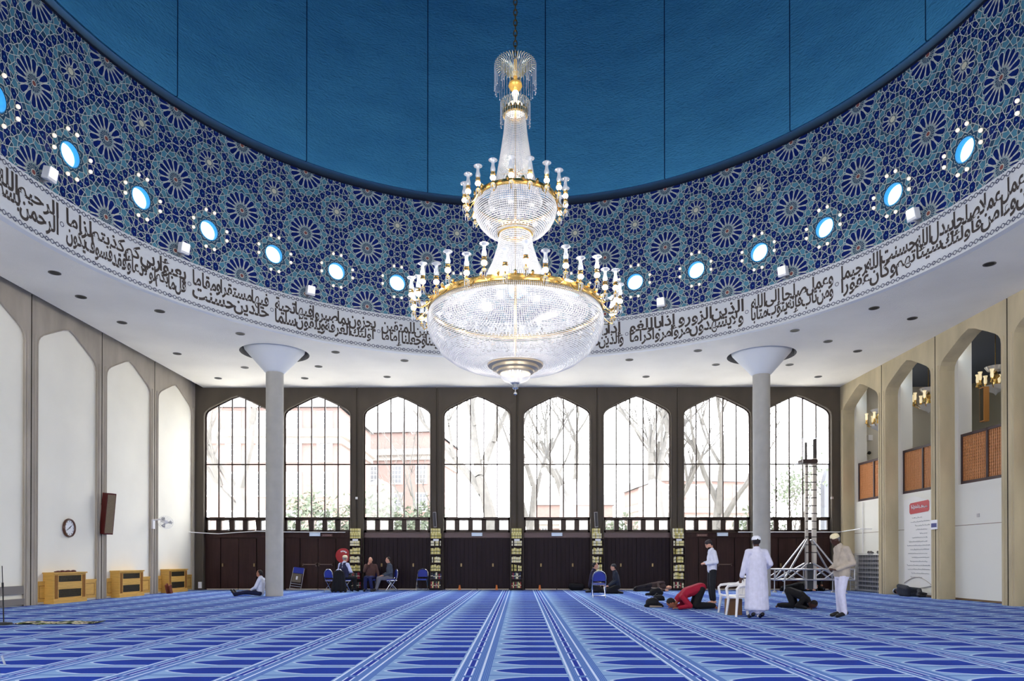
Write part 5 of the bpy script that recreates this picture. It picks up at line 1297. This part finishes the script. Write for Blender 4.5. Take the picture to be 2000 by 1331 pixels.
tb('basket_rail', [((-.72, -.3, 4.72), (-.72, -.3, 5.62)), ((-.36, -.35, 4.8), (-.36, -.35, 5.72)), ((.2, -.3, 4.8), (.2, -.3, 5.72)), ((-.72, -.3, 5.62), (-.36, -.35, 5.72)), ((-.36, -.35, 5.72), (.2, -.3, 5.72)), ((-.72, -.3, 4.72), (-.36, -.35, 4.8)), ((-.15, 0, 4.9), (.15, 0, 5.5)), ((.2, -.3, 5.72), (.2, .2, 5.72)), ((-.36, -.35, 5.72), (-.36, .2, 5.6)), ((-.36, .2, 5.6), (-.36, .2, 4.8))], .013)
mb = MB(); mb.bx(.17, .27, -.05, .05, 4.9, 5.72); mb.bx(-.14, -.08, -.05, .05, 4.9, 5.6); mb.build('basket_post', mat('dark_post', C8(74, 68, 66), .5), o, smooth=False)

# ------------------------------------------------------------------ microphone stand and rug at the far left
o = thing('microphone_stand', 'thin black microphone stand at the left edge of the photo', 'stand', (-9.80, 13.45, 0))
mb = MB(); mb.lathe([(0, .0), (.15, 0), (.14, .035), (.03, .05), (0, .05)], 24); mb.build('base', black, o)
mb = MB(); mb.tube([(0, 0, .04), (-.02, 0, .75)], .011, 8); mb.build('pole', black, o)
mb = MB(); mb.tube([(-.02, 0, .73), (-.035, 0, 1.12)], .007, 8); mb.cyl((-.021, 0, .70), (-.022, 0, .80), .018); mb.build('upper_pole', black, o)
mb = MB(); n_ = 30; pts = []
for q in range(n_ + 1): pts.append((-.75 + 1.5 * q / n_, .25 + .03 * math.sin(q * 1.3)))
for q in range(n_ + 1): pts.append((.75 - 1.5 * q / n_, -.25 + .05 * math.sin(q * .9)))
mb.sheet([pts[:-1]], lambda a, b: (a, b, .012 + .008 * math.sin(a * 9) * (1 if abs(b) > .1 else 0)))
rugm = mat('patterned_cream_rug', C8(190, 180, 150), .9); g = NG(rugm); bs = g.N['Principled BSDF']; tc = g.N.new('ShaderNodeTexCoord'); vo = g.N.new('ShaderNodeTexVoronoi'); vo.inputs['Scale'].default_value = 7; g.L.new(tc.outputs['Object'], vo.inputs['Vector'])
cr = g.N.new('ShaderNodeValToRGB'); g.L.new(vo.outputs['Distance'], cr.inputs[0]); cr.color_ramp.interpolation = 'CONSTANT'
for p_, c_ in ((0, C8(96, 40, 40)), (.25, C8(206, 196, 170)), (.5, C8(88, 104, 40)), (.66, C8(40, 44, 30))):
    e = cr.color_ramp.elements.new(p_) if p_ else cr.color_ramp.elements[0]; e.position = p_; e.color = c_
g.L.new(cr.outputs[0], bs.inputs['Base Color'])
r_ = mb.build('prayer_rug', rugm, smooth=False); r_.location = (-8.95, 13.75, 0); r_.rotation_euler.z = .1; r_.modifiers.new('s', 'SOLIDIFY').thickness = .01
tag(r_, 'small cream and green patterned rug on the blue carpet beside the microphone stand', 'rug')
# slim edge object at the lower left
mb = MB(); mb.tube([(-6.05, 8.3, 0), (-6.09, 8.3, .11)], .012, 6)
tag(mb.build('pale_strap', mat('pale_strap', C8(150, 160, 180), .6)), 'thin pale strap end at the lower left edge of the photo', 'strap')

# ------------------------------------------------------------------ outside: street, brick blocks, trees, shrubs
mb = MB(); mb.bx(-80, 80, FY + .6, 140, -1.2, -.9); struct(mb.build('ground_outside', mat('pale_bounce_ground', C8(225, 222, 214), .9), smooth=False))  # unseen ground, coloured pale to bounce daylight up onto the ceiling
brick = bpy.data.materials.new('red_brick'); brick.use_nodes = True
g = NG(brick); bs = g.N['Principled BSDF']; tc = g.N.new('ShaderNodeTexCoord'); bt = g.N.new('ShaderNodeTexBrick'); mp = g.N.new('ShaderNodeMapping'); mp.inputs['Rotation'].default_value = (PI / 2, 0, 0)
g.L.new(tc.outputs['Object'], mp.inputs[0]); g.L.new(mp.outputs[0], bt.inputs[0]); bt.inputs['Scale'].default_value = 2.2; bt.inputs['Color1'].default_value = C8(131, 110, 104); bt.inputs['Color2'].default_value = C8(126, 104, 99); bt.inputs['Mortar'].default_value = C8(131, 121, 116); bt.inputs['Mortar Size'].default_value = .012
g.L.new(bt.outputs[0], bs.inputs['Base Color']); bs.inputs['Roughness'].default_value = .9
stone = mat('pale_stone_trim', C8(146, 141, 136), .8); wglass = mat('grey_window_pane', C8(104, 107, 111), .5); wframe = mat('white_sash', C8(240, 240, 240), .6)
def block(label, x0, x1, y, h, rz=0, cols=None, rows=(1.5, 4.4, 7.3, 10.2), ox=0):
    o = thing('apartment_building', label, 'building', ((x0 + x1) / 2, y, -1), rz); W_ = x1 - x0
    mb = MB(); mb.bx(-W_ / 2, W_ / 2, 0, 12, 0, h); mb.build('brick_wall', brick, o, smooth=False)
    mb = MB(); mb.bx(-W_ / 2 - .5, W_ / 2 + .5, -.6, 12.4, h - 2.4, h - 1.8); mb.bx(-W_ / 2 - .2, W_ / 2 + .2, -.25, 12.2, h - 2.9, h - 2.4); mb.bx(-W_ / 2 - .1, W_ / 2 + .1, -.12, 12, 2.8, 3.1); mb.build('cornice', stone, o, smooth=False)
    mb = MB(); mb.add([(-W_ / 2 - .3, -.3, h), (W_ / 2 + .3, -.3, h), (W_ / 2 + .3, 12.3, h), (-W_ / 2 - .3, 12.3, h), (-W_ / 2 + 2, 4, h + 3), (W_ / 2 - 2, 4, h + 3), (W_ / 2 - 2, 9, h + 3), (-W_ / 2 + 2, 9, h + 3)], [(0, 1, 5, 4), (1, 2, 6, 5), (2, 3, 7, 6), (3, 0, 4, 7), (4, 5, 6, 7)]); mb.build('roof', mat('pale_slate', C8(130, 129, 131), .8), o, smooth=False)
    n = cols or int(W_ / 2.6)
    for i in range(n):
        for z in rows:
            if z + 1.8 > h: continue
            x = -W_ / 2 + (i + .5) * W_ / n + ox
            mb = MB(); mb.bx(x - .62, x + .62, -.10, .02, z - .1, z + 1.9)
            w_ = mb.build('window', wframe, o, smooth=False)
            mb = MB()
            for a in range(3):
                for b in range(4): mb.bx(x - .5 + a * .34, x - .5 + a * .34 + .30, -.115, -.10, z + .02 + b * .45, z + .02 + b * .45 + .40)
            mb.build('pane', wglass, w_, smooth=False)
    return o
block('red brick apartment block with white sash windows outside the two left windows', -29, -14.2, 57, 14.5, 0, 6, rows=(1.2, 4.3, 7.4, 10.2, 12.3))
block('pale red brick block outside the third window, farther away', -19, -8.5, 74, 15.5, -.12, 4)
block('distant low brick building outside the seventh window', 13, 22, 66, 9.5, .1, 4)
block('distant pale building outside the middle windows', 2.5, 12, 88, 9.0, 0, 4)
# wing with a tall arch, outside the rightmost window
o = thing('arched_wing', 'grey arched wing outside the rightmost window', 'building', (18.9, 39.5, -1)); mb = MB()
mb.bx(0, 4, 0, 3, 0, 10); mb.build('wall', mat('pale_grey_render', C8(112, 114, 119), .8), o, smooth=False)
mb = MB(); mb.sheet([[(-2.6, 0)] + [(-2.6 + 1.2 * (1 - math.cos(t_ * PI / 16)), 6.2 + 1.8 * math.sin(t_ * PI / 16)) for t_ in range(9)] + [(0, 8), (0, 0)]], lambda a, z: (a + .6, -.02, z)); s = mb.build('arch', mat('grey_arch', C8(98, 100, 107), .8), o, smooth=False); s.modifiers.new('s', 'SOLIDIFY').thickness = .5
mb = MB(); mb.bx(-1.3, -.7, -.6, -.1, 0, 5.5); mb.build('brick_pier', brick, o, smooth=False)
bark = mat('pale_bark', C8(106, 103, 99), .9, noise=(3, .15)); leafm = mat('pale_green_leaf', C8(97, 106, 88), .7)
def tree(label, x, y, h, r0, seed, lean=0, leaf=0, spread=1.0):
    rr = random.Random(seed); o = thing('tree', label, 'tree', (x, y, -1.0)); mb = MB(); lv = MB()
    def grow(p, d, L_, r, depth):
        pts = [p]; q = Vector(p); dd = Vector(d).normalized()
        for k in range(4):
            dd = (dd + Vector((rr.uniform(-.13, .13), rr.uniform(-.13, .13), rr.uniform(-.02, .10)))).normalized(); q = q + dd * L_ / 4; pts.append(tuple(q))
        mb.tube(pts, [r * (1 - .13 * k) for k in range(5)], 7 if depth < 2 else 4, caps=False)
        if leaf and depth >= 3:
            for _ in range(leaf): c_ = q + Vector((rr.gauss(0, .4), rr.gauss(0, .4), rr.gauss(0, .3))); a = rr.uniform(0, 6.28); e = .09; lv.add([c_ + Vector((e * math.cos(a), e * math.sin(a), e)), c_ + Vector((-e * math.cos(a), -e * math.sin(a), e * .3)), c_ + Vector((0, 0, -e))], [(0, 1, 2)])
        if depth >= 5: return
        n = 3 if depth < 3 else 2
        for _ in range(n):
            t_ = rr.uniform(.55, 1.0); b = Vector(pts[0]).lerp(q, t_) if t_ < .9 else q
            nd = (dd + Vector((rr.uniform(-1, 1), rr.uniform(-1, 1), rr.uniform(-.1, .6))) * .75 * spread).normalized()
            grow(tuple(b), nd, L_ * rr.uniform(.6, .78), r * .52, depth + 1)
    grow((0, 0, 0), (lean, 0, 1), h * .42, r0, 0)
    mb.build('trunk', bark, o)
    if leaf: lv.build('leaves', leafm, o, smooth=False)
    return o
for a in (('pale bare tree with a thick trunk outside the leftmost window', -17.4, 46, 17, .62, 1, 0, 0), ('slender bare tree outside the third window', -6.6, 44, 13, .22, 2, .0, 0), ('thick pale tree at the right side of the fourth window', -1.0, 43, 18, .58, 3, -.05, 0), ('leaning bare tree at the left of the fifth window', .3, 40, 15, .30, 4, .22, 0), ('pale tree in the middle of the fifth window', 3.3, 48, 16, .50, 5, 0, 0),
          ('bare tree with a forked trunk in the sixth window', 8.1, 41, 16, .46, 6, -.08, 0), ('bare tree at the right side of the sixth window', 10.0, 47, 14, .42, 7, .1, 0), ('wide bare tree in the seventh window', 12.6, 44, 16, .44, 8, -.03, 0), ('small twiggy tree in the rightmost window', 15.9, 42, 7.5, .14, 9, 0, 3)):
    tree(*a)
def shrub(label, x, y, w, h, seed):
    rr = random.Random(seed); o = thing('shrub', label, 'shrub', (x, y, -1), 0, 'shrubs outside the windows'); n = 2600
    rs_ = np.random.RandomState(seed); A = rs_.normal(0, 1, (n, 3)); A /= np.linalg.norm(A, axis=1)[:, None]; A *= rs_.uniform(.6, 1, (n, 1)) * np.array([w / 2, 1.2, h / 2]) * rs_.uniform(.8, 1.15, (n, 1)); A[:, 2] += h / 2
    T = rs_.normal(0, .11, (n, 3, 3)); V = (A[:, None] + T).reshape(-1, 3); V[:, 2] = np.maximum(V[:, 2], 0)
    npmesh('leaves', V, [np.arange(3 * n).reshape(n, 3)], leafm, None, o)
    mb = MB(); mb.tube([(0, 0, 0), (0, 0, h * .6)], .06, 6); mb.build('stem', bark, o)
for n_, a in enumerate(((-16.6, 42, 4, 2.6), (-12.6, 43, 5.5, 6.6), (-9.0, 44, 5, 6.8), (-5.6, 43, 4.5, 6.0), (-2.8, 45, 4, 2.4), (3.2, 46, 4, 2.2), (6.4, 44, 4, 5.0), (11, 46, 4.2, 2.2), (14.8, 43, 4.2, 5.4))):
    shrub('pale green leafy shrub outside the windows, %s from the left' % ORD[n_ + 1], *a, 20 + n_)

# ------------------------------------------------------------------ light
w = bpy.data.worlds.new('World'); SC.world = w; w.use_nodes = True; nt = w.node_tree; bg = nt.nodes['Background']
bg.inputs[0].default_value = (.98, .98, 1, 1); bg.inputs[1].default_value = 10
def portal(loc, sx_, sz_, rot):
    l = bpy.data.lights.new('window_daylight', 'AREA'); l.shape = 'RECTANGLE'; l.size = sx_; l.size_y = sz_; l.cycles.is_portal = True
    o = bpy.data.objects.new('window_daylight', l); COL.objects.link(o); o.location = loc; o.rotation_euler = rot
for c in cs:
    portal((c, FY + .7, 5.1), 3.2, 5.9, (-PI / 2, 0, 0))
    if cs.index(c) in (0, 2, 5, 7): portal((c, BY - .5, 4.8), 3.2, 6.6, (PI / 2, 0, 0))
def point(name, loc, e, col, r):
    l = bpy.data.lights.new(name, 'POINT'); l.energy = e; l.color = col; l.shadow_soft_size = r
    o = bpy.data.objects.new(name, l); COL.objects.link(o); o.location = loc
warm = (1, .86, .68)
for q in range(5):
    a = q * 2 * PI / 5; point('chandelier_bulb', (CH[0] + .9 * math.cos(a), CH[1] + .9 * math.sin(a), 5.75), 38, warm, .12)
point('chandelier_bulb', (CH[0], CH[1], 6.7), 34, warm, .1); point('chandelier_bulb', (CH[0], CH[1], 8.1), 44, warm, .12); point('chandelier_bulb', (CH[0], CH[1], 9.2), 18, warm, .08)
for q in range(6):
    a = q * PI / 3 + .3; point('chandelier_candle', (CH[0] + 2.5 * math.cos(a), CH[1] + 2.5 * math.sin(a), 7.0), 120, (1, .95, .88), .2)
for (x, y, z) in ((15.2, 28.2, 6.6), (15.2, 24.6, 6.9), (15.1, 20.9, 6.9), (15.2, 14, 6.9)): point('gallery_lamp', (x, y, z), 9, (1, .9, .74), .2)

# ------------------------------------------------------------------ camera
cam = bpy.data.cameras.new('camera'); co = bpy.data.objects.new('camera', cam); COL.objects.link(co); SC.camera = co
cam.sensor_width = 36; cam.lens = 36 * 1384.3 / 2000; cam.shift_y = 419.5 / 2000; cam.clip_end = 400
co.location = (-.0554, 0, 1.2408); co.rotation_euler = (PI / 2 + .00622, 0, .00507)
vs = SC.view_settings; vs.view_transform = 'Standard'; vs.look = 'None'; vs.exposure = .18; vs.gamma = 1; vs.use_curve_mapping = False
SC.cycles.use_denoising = True; SC.cycles.max_bounces = 7; SC.cycles.diffuse_bounces = 4; SC.cycles.glossy_bounces = 3; SC.cycles.transparent_max_bounces = 12; SC.cycles.use_adaptive_sampling = True; SC.cycles.adaptive_threshold = .07; SC.cycles.adaptive_min_samples = 16; SC.cycles.caustics_reflective = False; SC.cycles.caustics_refractive = False
SC.cycles.sample_clamp_indirect = 6
